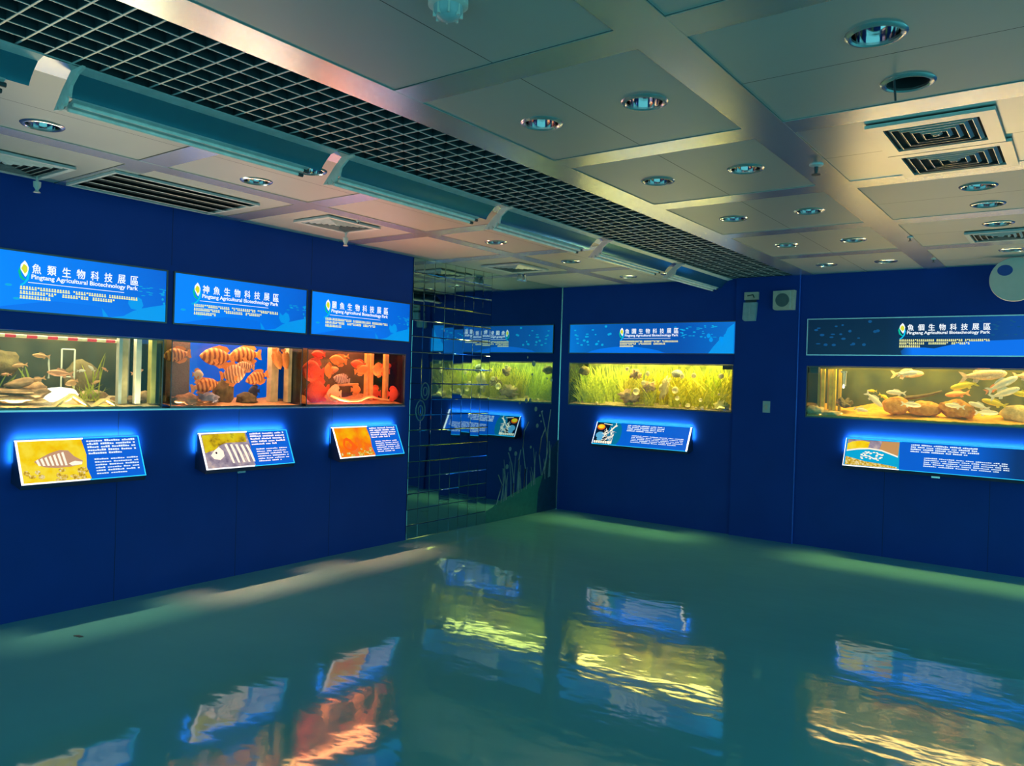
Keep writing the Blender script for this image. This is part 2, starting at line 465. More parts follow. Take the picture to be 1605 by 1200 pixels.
# air vents
def vent(name, label, x0, x1, y0, y1, fr, n, group=None, long=False, m='grey'):
    o = thing(name, label, 'air vent', ((x0 + x1) / 2, (y0 + y1) / 2, H - 0.004), 0, group)
    a, b = (x1 - x0) / 2, (y1 - y0) / 2
    def ring(mb, ax, ay, wd, z0, z1):
        mb.box(-ax, ax, -ay, -ay + wd, z0, z1); mb.box(-ax, ax, ay - wd, ay, z0, z1)
        mb.box(-ax, -ax + wd, -ay + wd, ay - wd, z0, z1); mb.box(ax - wd, ax, -ay + wd, ay - wd, z0, z1)
    f = MB(); ring(f, a, b, fr, -0.016, -0.001); f.build('frame', M[m], o)
    MB().box(-a + fr, a - fr, -b + fr, b - fr, -0.003, -0.001).build('backing', M['black'], o)
    l = MB()
    ia, ib = a - fr, b - fr
    if long:
        for i in range(n):
            xx = -ia + (i + 0.5) * 2 * ia / n
            l.prism([(xx - 0.060, -ib, -0.004), (xx - 0.055, -ib, -0.004), (xx + 0.030, -ib, -0.022), (xx + 0.026, -ib, -0.024)], (0, 2 * ib, 0))
    else:
        for i in range(n):
            q = (i + 0.35) / n
            xa, ya = ia * (1 - q), ib * (1 - q)
            wv = 0.35 * min(ia, ib) / n
            za, zb = -0.016, -0.005
            vs = []
            for (ax, ay, z) in ((xa, ya, zb), (xa - wv, ya - wv, za), (xa - wv - 0.003, ya - wv - 0.003, za), (xa - 0.003, ya - 0.003, zb)):
                ax = max(ax, 0.004); ay = max(ay, 0.004)
                vs += [(-ax, -ay, z), (ax, -ay, z), (ax, ay, z), (-ax, ay, z)]
            l.add(vs, [(r * 4 + c, r * 4 + (c + 1) % 4, ((r + 1) % 4) * 4 + (c + 1) % 4, ((r + 1) % 4) * 4 + c) for r in range(4) for c in range(4)])
    l.build('louvre', M[m], o)
    return o
vent('air_vent', 'square air vent nearer the broken downlight, of the twin pair', 4.50, 4.99, -4.555, -4.07, 0.062, 5, 'twin square air vents', m='satinp')
vent('air_vent', 'square air vent of the twin pair nearer the back wall', 4.50, 5.01, -4.06, -3.60, 0.05, 5, 'twin square air vents', m='satinp')
vent('air_vent', 'flat grey air vent in the yellow-lit bay near the eye disc', 4.56, 4.98, -1.77, -1.37, 0.03, 5)
vent('air_vent', 'pale air vent over the left wall above the middle sign', 0.44, 0.84, -4.44, -3.92, 0.035, 6)
vent('air_vent', 'air vent at the near end of left wall, cut by picture edge', 0.08, 0.56, -6.60, -6.07, 0.03, 6)
vent('air_vent', 'air vent in the ceiling above the mirror wall', 0.28, 0.76, -1.97, -1.45, 0.04, 5)
vent('return_grille', 'long dark return grille with lengthwise slats by the left wall', 0.09, 0.71, -5.92, -4.93, 0.018, 4, long=True)

# small ceiling fittings
def sprinkler(loc, label, s=1.0, grp='ceiling sprinkler heads'):
    o = thing('sprinkler_head', label, 'sprinkler', loc, 0, grp)
    MB().lathe([(0.0005, 0), (0.036 * s, 0), (0.034 * s, -0.006), (0.012 * s, -0.012), (0.0005, -0.012)], n=20).build('cover_plate', M['grey'], o, True)
    MB().lathe([(0.010 * s, -0.010), (0.010 * s, -0.03 * s), (0.006 * s, -0.045 * s), (0.022 * s, -0.05 * s), (0.022 * s, -0.053 * s), (0.0005, -0.053 * s)], n=14).build('nozzle', M['dark'], o, True)
sprinkler((4.16, -4.05, H - 0.005), 'dark sprinkler head on the wide strip beside the twin air vents')
sprinkler((4.21, -1.76, H - 0.005), 'small sprinkler head on wide strip, second from the back wall', 0.6)
sprinkler((4.20, -0.62, H - 0.005), 'small sprinkler head on wide strip nearest the back wall', 0.6)
sprinkler((0.86, -4.17, H), 'tiny sprinkler head beside the pale vent over left wall', 0.45)
def pendant(loc, label, l):
    o = thing('pendant_nozzle', label, 'sprinkler', loc, 0, 'pendant nozzles by the left wall')
    MB().lathe([(0.0005, 0), (0.045, 0), (0.043, -0.006), (0.0005, -0.008)], n=20).build('cover_plate', M['lightgrey'], o, True)
    MB().tube([(0, 0, -0.004), (0, 0, -l)], 0.008, 8).build('stem', M['lightgrey'], o, True)
    b = MB().lathe([(0.0005, -l + 0.012), (0.022, -l + 0.01), (0.020, -l - 0.02), (0.008, -l - 0.04), (0.020, -l - 0.055), (0.0005, -l - 0.056)], n=14)
    b.tube([(-0.02, 0, -l - 0.01), (-0.014, 0, -l - 0.05)], 0.003, 5); b.tube([(0.02, 0, -l - 0.01), (0.014, 0, -l - 0.05)], 0.003, 5)
    b.build('nozzle', M['lightgrey'], o, True)
pendant((0.12, -6.10, H), 'pendant nozzle near the long return grille at left', 0.05)
pendant((0.45, -3.93, H), 'pendant nozzle on thin stem above the third sign', 0.065)
o = thing('ceiling_spotlight', 'small silver twin-lens spotlight hanging above the mirror wall', 'spotlight', (0.30, -1.30, H))
MB().lathe([(0.0005, 0), (0.05, 0), (0.05, -0.014), (0.0005, -0.014)], n=20).build('base', M['silver'], o, True)
for dy in (-0.035, 0.035):
    MB().lathe([(0.0005, -0.014), (0.02, -0.02), (0.036, -0.06), (0.034, -0.085), (0.0005, -0.09)], c=(0.01, dy, 0), n=18).build('lens_head', M['silver'], o, True)
o = thing('dome_detector', 'clear dome smoke detector at the top edge of ceiling', 'detector', (3.71, -6.40, H))
MB().lathe([(0.0005, 0), (0.062, 0), (0.062, -0.016), (0.048, -0.020), (0.0005, -0.020)]).build('base', M['lightgrey'], o, True)
MB().lathe([(0.046, -0.02), (0.044, -0.038), (0.034, -0.052), (0.018, -0.060), (0.0005, -0.062)]).build('dome', M['greyp'], o, True)
d = MB()
for k in range(8):
    a = k * math.pi / 4
    d.box(-0.003, 0.003, 0.036, 0.046, -0.052, -0.018, Matrix.Rotation(a, 4, 'Z'))
d.build('vent_fin', M['lightgrey'], o)

# hanging fluorescent fixtures
def fixture(y0, y1, label):
    o = thing('fluorescent_fixture', label, 'light fixture', (2.10, (y0 + y1) / 2, H - 0.005), 0, 'fluorescent fixtures along the grille')
    a, b = -(y1 - y0) / 2, (y1 - y0) / 2
    X = lambda x, z: (x - 2.10, z - H + 0.005)
    fl = MB(); q = [X(2.185, H - 0.006), X(2.185, H - 0.012), X(2.135, H - 0.022), X(2.135, H - 0.016)]
    fl.prism([(x, a, z) for x, z in q], (0, b - a, 0)); fl.build('top_flange', M['grey'], o)
    arc = []
    for i in range(9):
        tt = i / 8
        arc.append(X(2.135 - 0.075 * tt - 0.012 * math.sin(math.pi * tt), H - 0.022 - 0.078 * tt + 0.020 * math.sin(math.pi * tt) * -0.2))
    prof = arc + [(x - 0.003, z + 0.003) for x, z in arc[::-1]]
    rf = MB()
    n = len(arc)
    vs = [(x, yy, z) for yy in (a, b) for x, z in prof]
    k = len(prof)
    rf.add(vs, [(i, (i + 1) % k, k + (i + 1) % k, k + i) for i in range(k)])
    rf.build('reflector', M['reflector'], o, True)
    ty = MB(); q = [X(2.064, H - 0.098), X(2.064, H - 0.104), X(1.985, H - 0.128), X(1.960, H - 0.128), X(1.960, H - 0.122), X(1.98, H - 0.120)]
    ty.prism([(x, a + 0.02, z) for x, z in q], (0, b - a - 0.10, 0)); ty.build('tray', M['grey'], o)
    for (x, z) in ((2.040, H - 0.116), (2.000, H - 0.130)):
        xx, zz = X(x, z)
        tb = MB().tube([(xx, a + 0.03, zz), (xx, b - 0.10, zz)], 0.0085, 10).build('lamp_tube', M['tube'], o, True)
        MB().tube([(xx, b - 0.10, zz), (xx, b - 0.07, zz)], 0.0095, 10).build('tube_cap', M['dark'], tb, True)
    e = MB(); q = [X(2.19, H - 0.004), X(2.10, H - 0.002), X(2.03, H - 0.06), X(1.955, H - 0.135), X(1.985, H - 0.137), X(1.992, H - 0.118), X(2.004, H - 0.142), X(2.016, H - 0.138), X(2.022, H - 0.112),
                   X(2.040, H - 0.132), X(2.054, H - 0.122), X(2.062, H - 0.100), X(2.085, H - 0.104), X(2.085, H - 0.09), X(2.095, H - 0.06), X(2.145, H - 0.024), X(2.19, H - 0.014)]
    e.prism([(x, a - 0.006, z) for x, z in q], (0, 0.012, 0)); e.build('end_bracket', M['lightgrey'], o)
for i, (a, b) in enumerate(((-1.24, 0.0 - 0.02), (-2.64, -1.42), (-4.01, -2.81), (-5.41, -4.13), (-6.78, -5.52), (-8.15, -6.92))):
    fixture(a, b, 'grey twin-tube fluorescent fixture along the grille, ' + ['its end against the back wall', 'second from the back wall', 'third from the back wall', 'fourth from the back wall', 'fifth from the back wall, longest in view', 'cut off by the picture edge'][i])

# ------------------------------------------------------------------ signs
S = {}
S['blue'] = glow('sign_blue', rgb(0, 132, 255), 0.95, rgb(0, 92, 205), 'X', 0.15, 1.2)
S['blueA'] = glow('sign_blue_wide', rgb(0, 0, 0), 0.95, stops=[(0.0, rgb(0, 118, 215)), (0.12, rgb(0, 98, 190)), (0.35, rgb(0, 84, 175)), (0.7, rgb(0, 84, 180)), (1.0, rgb(0, 112, 210))], lo=0, hi=2.1)
S['blueB'] = glow('sign_blue_dim', rgb(0, 0, 0), 0.95, stops=[(0.0, rgb(0, 26, 58)), (0.3, rgb(0, 24, 62)), (0.5, rgb(0, 42, 100)), (0.75, rgb(0, 62, 150)), (1.0, rgb(0, 70, 160))], lo=0, hi=2.4)
S['wave'] = glow('sign_wave', rgb(0, 112, 232), 0.95)
S['waveB'] = glow('sign_wave_bright', rgb(0, 118, 245), 0.95, stops=[(0.0, rgb(0, 40, 92)), (0.16, rgb(0, 112, 240)), (1.0, rgb(0, 104, 228))], lo=0.85, hi=1.6)
S['coral'] = glow('sign_coral', rgb(0, 150, 235), 0.95)
S['bubble'] = glow('sign_bubble', rgb(10, 170, 225), 0.9)
S['bubbleB'] = glow('sign_bubble_dim', rgb(10, 74, 130), 0.9)
S['white'] = glow('sign_white', (0.95, 0.96, 1.0), 1.0)
S['yellow'] = glow('sign_yellow', (1.0, 0.93, 0.34), 0.95)
S['green'] = glow('emblem_green', rgb(0, 190, 150), 0.9)
S['lime'] = glow('emblem_yellow', rgb(225, 220, 40), 0.95)
S['sky'] = glow('emblem_sky', rgb(0, 190, 240), 0.95)

def sign(label, loc, rz, w, h, chars, english, panel, wave, tx, style, grp='backlit exhibit signs'):
    """tx = local x of the title block; the block is 0.74 m wide"""
    rnd = random.Random(len(label))
    o = thing('exhibit_sign', label, 'sign', loc, rz, grp)
    fr = MB(); b = 0.010
    fr.box(-b, w + b, -0.014, 0.0, -b, 0.0); fr.box(-b, w + b, -0.014, 0.0, h, h + b)
    fr.box(-b, 0, -0.014, 0.0, 0, h); fr.box(w, w + b, -0.014, 0.0, 0, h)
    fr.build('frame', M['silver'] if style == 'dim' else M['rim'], o)
    MB().box(0, w, -0.005, -0.0005, 0, h).build('light_panel', S[panel], o)
    y = -0.0056
    # artwork
    pts = []
    if style == 'left':
        pts = [(0.03, 0.0), (0.30 * w, 0.18 * h)] + [(w * (0.30 + 0.6 * q), h * (0.20 - 0.20 * q * q + 0.03 * math.sin(3 * q))) for q in (0.1, 0.2, 0.35, 0.5, 0.65, 0.8)] + [(0.88 * w, 0.0)]
    else:
        pts = [(w * (0.12 + 0.5 * q), h * 0.22 * math.sin(math.pi * min(1, q * 1.02)) ** 0.7) for q in [i / 14 for i in range(15)]]
        if style == 'dim':
            pts = [(w * 0.36, 0.0), (w * 0.355, 0.10 * h), (w * 0.37, 0.2 * h), (w * 0.44, 0.20 * h), (w * 0.55, 0.12 * h), (w * 0.68, 0.0)]
    MB().poly([(x, y, z) for x, z in pts]).build('wave_print', S[wave], o)
    if style == 'dim':
        MB().poly([(x, y - 0.0002, z) for x, z in [(w * 0.47, 0.175 * h), (w * 0.58, 0.36 * h), (w * 0.8, 0.42 * h), (w, 0.40 * h), (w, 0), (w * 0.68, 0.0), (w * 0.56, 0.11 * h)]]).build('swell_print', S['waveB'], o)
    c = MB()
    if style == 'left':
        c.poly([(x * h + w - 0.40, y - 0.0002, z * h) for x, z in ((0.0, 0.0), (0.28, 0.05), (0.46, 0.16), (0.62, 0.22), (0.85, 0.28), (1.11, 0.34), (1.11, 0.0))])
        c.poly([(x * h + w - 0.40, y - 0.0004, z * h) for x, z in ((0.42, 0.20), (0.36, 0.30), (0.38, 0.42), (0.46, 0.36), (0.54, 0.44), (0.62, 0.40), (0.66, 0.28), (0.60, 0.18))])
        c.poly([(x * h + w - 0.40, y - 0.0002, z * h) for x, z in ((-0.10, 0.01), (-0.13, 0.17), (-0.03, 0.05), (0.0, 0.01))])
    elif style == 'wide':
        c.poly([(x * h + w - 0.30, y - 0.0002, z * h) for x, z in ((0.0, 0.0), (0.15, 0.2), (0.35, 0.42), (0.5, 0.5), (0.62, 0.8), (0.833, 0.95), (0.833, 0.0))])
        for q in range(9):
            c.poly(blob(w - 0.36 + rnd.random() * 0.26, 0.1 * h + rnd.random() * 0.5 * h, 0.022, 0.025, y - 0.0004))
    if c.v: c.build('coral_print', S['coral'], o)
    bb = MB()
    if style == 'left':
        for (u, v) in ((0.13, 0.42), (0.17, 0.20), (0.06, 0.28)): bb.poly(blob(u * w, v * h, 0.02, 0.008, y - 0.0001))
        for k in range(14):
            u = 0.84 + 0.15 * rnd.random(); v = 0.45 + 0.2 * rnd.random()
            bb.poly(blob(u * w, v * h, 0.016, 0.003, y - 0.0001, 8))
        for (u, v) in ((0.985, 0.58), (0.98, 0.44), (0.99, 0.36)): bb.poly(blob(u * w, v * h, 0.008, 0.009, y - 0.0001))
    else:
        for k in range(16):
            u = 0.03 + 0.17 * rnd.random(); v = 0.25 + 0.6 * rnd.random()
            bb.poly(blob(u * w, v * h, 0.012 + 0.012 * rnd.random(), 0.005 + 0.010 * rnd.random(), y - 0.0001, 10))
        for (u, v) in ((0.24, 0.92), (0.27, 0.66), (0.18, 0.30), (0.22, 0.28), (0.26, 0.64)): bb.poly(blob(u * w, v * h, 0.018, 0.014, y - 0.0001, 10))
        for k in range(34):
            u = (0.66 if style == 'wide' else 0.60) + 0.24 * rnd.random(); v = 0.5 + 0.42 * rnd.random()
            bb.poly(blob(u * w, v * h, 0.010 + 0.016 * rnd.random(), 0.003 + 0.005 * rnd.random(), y - 0.0001, 8))
    bb.build('bubble_print', S['bubbleB'] if style == 'dim' else S['bubble'], o)
    # title, english line, rule, three lines of small characters
    top = h
    Z = lambda f: top - f * h
    tm = MB()
    n = len(chars); cw = 0.052 if style == 'left' else 0.053
    t0 = tx + 0.065; t1 = tx + 0.74
    for i, ch in enumerate(chars):
        cx = t0 + (t1 - t0 - cw) * i / (n - 1)
        letter(tm, ch, cx, cx + cw, Z(0.345), Z(0.178), y - 0.0008); letter(tm, ch, cx + 0.0022, cx + cw + 0.0022, Z(0.345), Z(0.178), y - 0.0010); letter(tm, ch, cx + 0.0011, cx + cw + 0.0011, Z(0.341), Z(0.174), y - 0.0009)
    tm.build('title_lettering', S['white'], o)
    em = MB(); letter(em, english, t0 - 0.002, t1, Z(0.465), Z(0.362), y - 0.0008, 0.022); em.build('english_lettering', S['white'], o)
    MB().box(tx + 0.045, tx + 0.645, y - 0.0012, y - 0.0004, Z(0.512), Z(0.502)).build('rule', S['white' if style != 'dim' else 'bubbleB'], o)
    bm_ = MB(); cw = 0.0165
    marks(bm_, tx, Z(0.635), 0.046 * h * 1.25, (18, -1, 13, -1, 12), y - 0.0008, cw, rnd)
    marks(bm_, tx, Z(0.715), 0.046 * h * 1.25, (13, -2, 10, -1.5, 9), y - 0.0008, cw, rnd)
    marks(bm_, tx, Z(0.795), 0.046 * h * 1.25, (11,), y - 0.0008, cw, rnd)
    bm_.build('small_lettering', S['yellow'], o)
    # emblem: seed-shaped bud over a curled tail
    ex, ez = tx + 0.022, Z(0.30)
    e1 = MB().poly([(ex + a * 0.058, y - 0.0014, ez + b * 0.058) for a, b in ((0.02, 1.0), (-0.35, 0.55), (-0.42, 0.1), (-0.1, -0.45), (0.12, -0.75), (0.40, -0.25), (0.42, 0.3), (0.25, 0.7))]).build('emblem', S['white'], o)
    MB().poly([(ex + a * 0.058, y - 0.0019, ez + b * 0.058) for a, b in ((-0.10, 0.62), (-0.32, 0.12), (0.05, -0.42), (0.30, -0.1), (0.28, 0.35), (0.08, 0.55))]).build('emblem_seed', S['lime'], e1)
    MB().poly([(ex + a * 0.058, y - 0.0024, ez + b * 0.058) for a, b in ((-0.42, 0.35), (-0.62, -0.2), (-0.45, -0.85), (-0.05, -1.15), (0.20, -1.05), (0.0, -0.95), (-0.28, -0.6), (-0.36, -0.1))]).build('emblem_leaf', S['green'], e1)
    MB().poly([(ex + a * 0.058, y - 0.0029, ez + b * 0.058) for a, b in ((0.40, 0.1), (0.52, -0.4), (0.42, -1.0), (0.10, -1.45), (-0.25, -1.75), (-0.40, -1.6), (-0.05, -1.35), (0.20, -0.95), (0.28, -0.45))]).build('emblem_tail', S['sky'], e1)
    return o
EN = 'Pingtang Agricultural Biotechnology Park'
L90 = R(90)
sign('wide blue backlit sign above the shell-rock tank, nearest the picture edge', (0, -6.35, 1.93), L90, 1.16, 0.36, '魚類生物科技展區', EN, 'blue', 'wave', 0.215, 'left')
sign('blue backlit sign above the banded orange fish tank', (0, -5.125, 1.93), L90, 1.175, 0.36, '神魚生物科技展區', EN, 'blue', 'wave', 0.155, 'left')
sign('blue backlit sign above the red fish tank beside the mirror', (0, -3.895, 1.93), L90, 1.185, 0.36, '麗魚生物科技展區', EN, 'blue', 'wave', 0.155, 'left')
sign('long blue backlit sign above the planted tank beside corner', (0.13, 0, 1.947), 0, 2.10, 0.343, '魚園生物科技展區', EN, 'blueA', 'wave', 0.70, 'wide')
sign('half-dark long sign above the pale carp tank', (2.992, 0, 1.942), 0, 2.43, 0.352, '魚個生物科技展區', EN, 'blueB', 'waveB', 0.85, 'dim')

# ------------------------------------------------------------------ lit reading consoles
K = {}
K['blue'] = glow('console_blue', rgb(0, 96, 215), 0.9)
K['deep'] = glow('console_deep', rgb(0, 22, 52), 0.8)
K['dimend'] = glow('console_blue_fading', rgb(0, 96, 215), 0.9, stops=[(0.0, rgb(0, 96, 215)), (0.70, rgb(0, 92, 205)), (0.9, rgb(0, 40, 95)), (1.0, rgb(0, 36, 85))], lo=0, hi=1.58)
K['slot'] = glow('slot_light', (0.55, 0.85, 1.0), 22.0)
K['slotdim'] = glow('slot_light_side', (0.5, 0.85, 1.0), 7.0)
K['edgew'] = glow('edge_white', (1.0, 1.0, 0.98), 1.5)
K['edgec'] = glow('edge_cyan', rgb(40, 200, 255), 1.1)
K['text'] = glow('console_text', (0.80, 0.90, 1.0), 0.9)
K['goldpic'] = glow('picture_gold', rgb(0, 0, 0), 0.95, stops=[(0.25, rgb(245, 180, 10)), (0.42, rgb(252, 212, 15)), (0.58, rgb(255, 228, 60)), (0.75, rgb(250, 205, 40))], noise_scale=12)
K['mosspic'] = glow('picture_moss', rgb(0, 0, 0), 0.9, stops=[(0.3, rgb(120, 95, 25)), (0.45, rgb(225, 190, 20)), (0.6, rgb(235, 215, 30)), (0.75, rgb(150, 140, 40))], noise_scale=14)
K['mauvepic'] = glow('picture_mauve', rgb(0, 0, 0), 0.85, stops=[(0.3, rgb(125, 110, 135)), (0.55, rgb(175, 160, 175)), (0.75, rgb(235, 205, 190))], noise_scale=18)
K['firepic'] = glow('picture_orange', rgb(0, 0, 0), 0.95, stops=[(0.25, rgb(255, 215, 0)), (0.42, rgb(255, 165, 0)), (0.58, rgb(255, 115, 10)), (0.75, rgb(245, 120, 60))], noise_scale=7)
K['pebble'] = glow('picture_pebble', rgb(0, 0, 0), 0.9, stops=[(0.35, rgb(170, 130, 35)), (0.5, rgb(235, 195, 60)), (0.7, rgb(250, 240, 200))], noise_scale=60)
K['teal'] = glow('picture_teal', rgb(0, 120, 165), 0.8)
K['cyan'] = glow('picture_cyan', rgb(0, 165, 215), 0.9)
K['cream'] = glow('picture_cream', rgb(252, 242, 222), 0.95)
K['tan'] = glow('picture_tan', rgb(205, 150, 95), 0.85)
K['ink'] = glow('picture_ink', rgb(40, 42, 60), 0.6)
K['orange'] = glow('picture_coral', rgb(235, 95, 15), 0.9)
K['rust'] = glow('picture_rust', rgb(200, 150, 120), 0.85)
K['pastel'] = glow('picture_pastel', rgb(90, 170, 215), 0.9)

CW_H, CW_D = 0.262, 0.155
def console(label, loc, rz, w, kind):
    rnd = random.Random(w * 1000)
    o = thing('reading_console', label, 'display panel', loc, rz, 'lit reading consoles')
    tv = Vector((0, CW_D - 0.034, CW_H)); L = tv.length; tv.normalize()
    nv = Vector((0, -tv.z, tv.y))
    def P(u, v, off=0.0):
        q = Vector((u, -CW_D, 0)) + tv * (v * L) + nv * off
        return (q.x, q.y, q.z)
    hs = MB().prism([(0, -0.020, CW_H - 0.010), (0, -0.034, CW_H - 0.001), (0, -CW_D, -0.001), (0, -CW_D + 0.012, -0.03), (0, -0.001, 0.0)], (w, 0, 0))
    hs.build('housing', M['body'], o)
    def sheet(pts, off, name, ma, thick=False):
        mb = MB()
        for pp in (pts if isinstance(pts[0][0], tuple) else [pts]): mb.poly([P(u, v, off) for u, v in pp])
        return mb.build(name, ma, o)
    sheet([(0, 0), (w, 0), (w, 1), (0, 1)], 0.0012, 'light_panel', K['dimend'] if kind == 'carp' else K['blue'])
    pw = 0.52 * w
    if kind in ('shell', 'zebra', 'discus'):
        base = {'shell': 'goldpic', 'zebra': 'mauvepic', 'discus': 'firepic'}[kind]
        pic = sheet([(0.012, 0.03), (pw + 0.012, 0.03), (pw - 0.006, 0.3), (pw + 0.006, 0.6), (pw - 0.01, 0.97), (0.012, 0.97)], 0.002, 'picture', K[base])
        def draw(pts, off, name, ma):
            mb = MB()
            for pp in pts: mb.poly([P(u, v, off) for u, v in pp])
            return mb.build(name, K[ma], pic)
        if kind == 'shell':
            draw([[(0.09, 0.50), (0.13, 0.58), (0.19, 0.68), (0.25, 0.74), (0.30, 0.72), (0.33, 0.58), (0.38, 0.46), (0.37, 0.38), (0.30, 0.34), (0.22, 0.33), (0.15, 0.36), (0.11, 0.42)]], 0.003, 'shell_print', 'rust')
            draw([[(0.10 + 0.026 * k, 0.52 + 0.026 * k), (0.114 + 0.026 * k, 0.55 + 0.024 * k), (0.126 + 0.026 * k, 0.40 - 0.004 * k), (0.112 + 0.026 * k, 0.40 - 0.004 * k)] for k in range(7)], 0.0036, 'shell_stripe', 'cream')
            draw([[(0.29, 0.42), (0.33, 0.47), (0.375, 0.44), (0.37, 0.38), (0.31, 0.36)]], 0.004, 'shell_mouth', 'cream')
            draw([blob_uv(0.03 + 0.37 * rnd.random(), 0.05 + 0.24 * rnd.random(), 0.012 + 0.012 * rnd.random(), 0.03 + 0.03 * rnd.random()) for _ in range(20)], 0.0028, 'rubble_print', 'pebble')
        elif kind == 'zebra':
            draw([[(0.02, 0.45), (0.02, 0.93), (0.10, 0.96), (pw - 0.02, 0.96), (pw - 0.02, 0.70), (0.30, 0.70), (0.17, 0.66), (0.10, 0.52)]], 0.0026, 'moss_print', 'mosspic')
            draw([[(0.06, 0.38), (0.09, 0.48), (0.14, 0.62), (0.21, 0.70), (0.30, 0.70), (0.37, 0.64), (0.41, 0.50), (0.41, 0.10), (0.33, 0.12), (0.22, 0.20), (0.14, 0.24), (0.08, 0.28)]], 0.003, 'fish_print', 'mauvepic')
            draw([[(0.06, 0.38), (0.10, 0.52), (0.14, 0.60), (0.17, 0.48), (0.17, 0.34), (0.13, 0.24), (0.08, 0.28)]] + [[(0.19 + 0.045 * k, 0.66 - 0.01 * k), (0.212 + 0.045 * k, 0.67 - 0.012 * k), (0.232 + 0.045 * k, 0.40), (0.245 + 0.045 * k, 0.13), (0.228 + 0.045 * k, 0.14), (0.21 + 0.045 * k, 0.40)] for k in range(5)], 0.0036, 'fish_stripe', 'cream')
            draw([blob_uv(0.108, 0.44, 0.008, 0.03)], 0.0042, 'fish_eye', 'ink')
        else:
            draw([[(0.07, 0.42), (0.09, 0.60), (0.13, 0.66), (0.17, 0.58), (0.20, 0.44), (0.23, 0.32), (0.20, 0.24), (0.14, 0.22), (0.09, 0.28)]], 0.003, 'fish_print', 'orange')
            draw([[(0.09, 0.40), (0.11, 0.56), (0.14, 0.54), (0.17, 0.40), (0.15, 0.28), (0.11, 0.30)]], 0.0036, 'fish_side', 'firepic')
            draw([blob_uv(0.03 + 0.36 * rnd.random(), 0.05 + (0.1 if k < 18 else 0.28) * rnd.random(), 0.012, 0.035) if k < 20 else blob_uv(0.30 + 0.10 * rnd.random(), 0.08 + 0.3 * rnd.random(), 0.015, 0.04) for k in range(30)], 0.0034, 'pebble_print', 'pebble')
        tx0 = pw + 0.02
        t1, t2, n1, n2 = tx0, tx0 + 0.03, 22, 19
    elif kind == 'plant':
        pic = sheet([(0.012, 0.03), (0.30, 0.03)] + [(0.30 + 0.06 * math.sin(q), 0.5 - 0.47 * math.cos(q)) for q in (0.4, 0.8, 1.2, 1.57, 2.0, 2.4, 2.8)] + [(0.30, 0.97), (0.012, 0.97)], 0.002, 'picture', K['teal'])
        def draw(pts, off, name, ma):
            mb = MB()
            for pp in pts: mb.poly([P(u, v, off) for u, v in pp])
            return mb.build(name, K[ma], pic)
        draw([[(0.014, 0.05), (0.20, 0.05), (0.17, 0.5), (0.20, 0.95), (0.014, 0.95)]], 0.0026, 'backdrop_print', 'deep')
        draw([blob_uv(0.075, 0.76, 0.055, 0.13)], 0.0034, 'orange_coral', 'orange')
        draw([blob_uv(0.075, 0.78, 0.045, 0.09)], 0.004, 'coral_top', 'goldpic')
        draw([blob_uv(0.085, 0.40, 0.058, 0.15), blob_uv(0.09, 0.24, 0.04, 0.08)], 0.0034, 'blue_coral', 'pastel')
        br = []
        for k in range(46):
            u = 0.13 + 0.13 * rnd.random(); v = 0.06 + 0.6 * rnd.random(); a = rnd.random() * 3.1; l = 0.018 + 0.02 * rnd.random()
            du, dv = l * math.cos(a), l * math.sin(a) / L
            br.append([(u - du, v - dv), (u - du + 0.006, v - dv - 0.012), (u + du, v + dv), (u + du - 0.006, v + dv + 0.012)])
        br.append([(0.20, 0.62), (0.215, 0.58), (0.275, 0.84), (0.262, 0.88)]); br.append([(0.25, 0.80), (0.255, 0.77), (0.29, 0.84), (0.287, 0.88)]); br.append([(0.27, 0.82), (0.278, 0.82), (0.268, 0.97), (0.258, 0.97)])
        br.append([(0.10, 0.90), (0.22, 0.86), (0.22, 0.89), (0.10, 0.93)])
        br += [[(0.02 + 0.03 * k, 0.06), (0.045 + 0.03 * k, 0.05), (0.045 + 0.03 * k, 0.14 + 0.04 * rnd.random()), (0.02 + 0.03 * k, 0.16)] for k in range(8)]
        draw(br, 0.0044, 'white_branch', 'cream')
        t1, t2, n1, n2 = 0.42, 0.50, 32, 42
    else:
        pic = sheet([(0.012, 0.03), (0.50, 0.03), (0.48, 0.97), (0.012, 0.97)], 0.002, 'picture', K['cyan'])
        def draw(pts, off, name, ma):
            mb = MB()
            for pp in pts: mb.poly([P(u, v, off) for u, v in pp])
            return mb.build(name, K[ma], pic)
        arcp = [(0.02, 0.52), (0.12, 0.60), (0.22, 0.64), (0.33, 0.60), (0.48, 0.42)]
        draw([arcp + [(0.48, 0.96), (0.02, 0.96)]], 0.0026, 'stone_print', 'mauvepic')
        draw([[(0.02, 0.58), (0.10, 0.64), (0.21, 0.67), (0.22, 0.90), (0.15, 0.93), (0.06, 0.88), (0.02, 0.80)]], 0.0032, 'rock_print', 'goldpic')
        draw([[(0.31, 0.64), (0.48, 0.48), (0.48, 0.95), (0.33, 0.95)]], 0.0032, 'red_rock_print', 'tan')
        draw([[(u, v) for u, v in arcp] + [(u, v + 0.05) for u, v in arcp[::-1]]], 0.0038, 'curve_print', 'cream')
        draw([[(0.02, 0.04), (0.02, 0.34), (0.10, 0.28), (0.20, 0.20), (0.33, 0.16), (0.48, 0.09), (0.48, 0.04)]], 0.0032, 'pebble_print', 'pebble')
        br = []
        for k in range(40):
            u = 0.14 + 0.20 * rnd.random(); v = 0.26 + 0.28 * rnd.random()
            br.append([(u, v), (u + 0.02, v), (u + 0.02, v + 0.035), (u, v + 0.035)])
        draw(br, 0.0038, 'caption_print', 'cream')
        t1, t2, n1, n2 = 0.58, 0.70, 38, 44
    tl = MB()
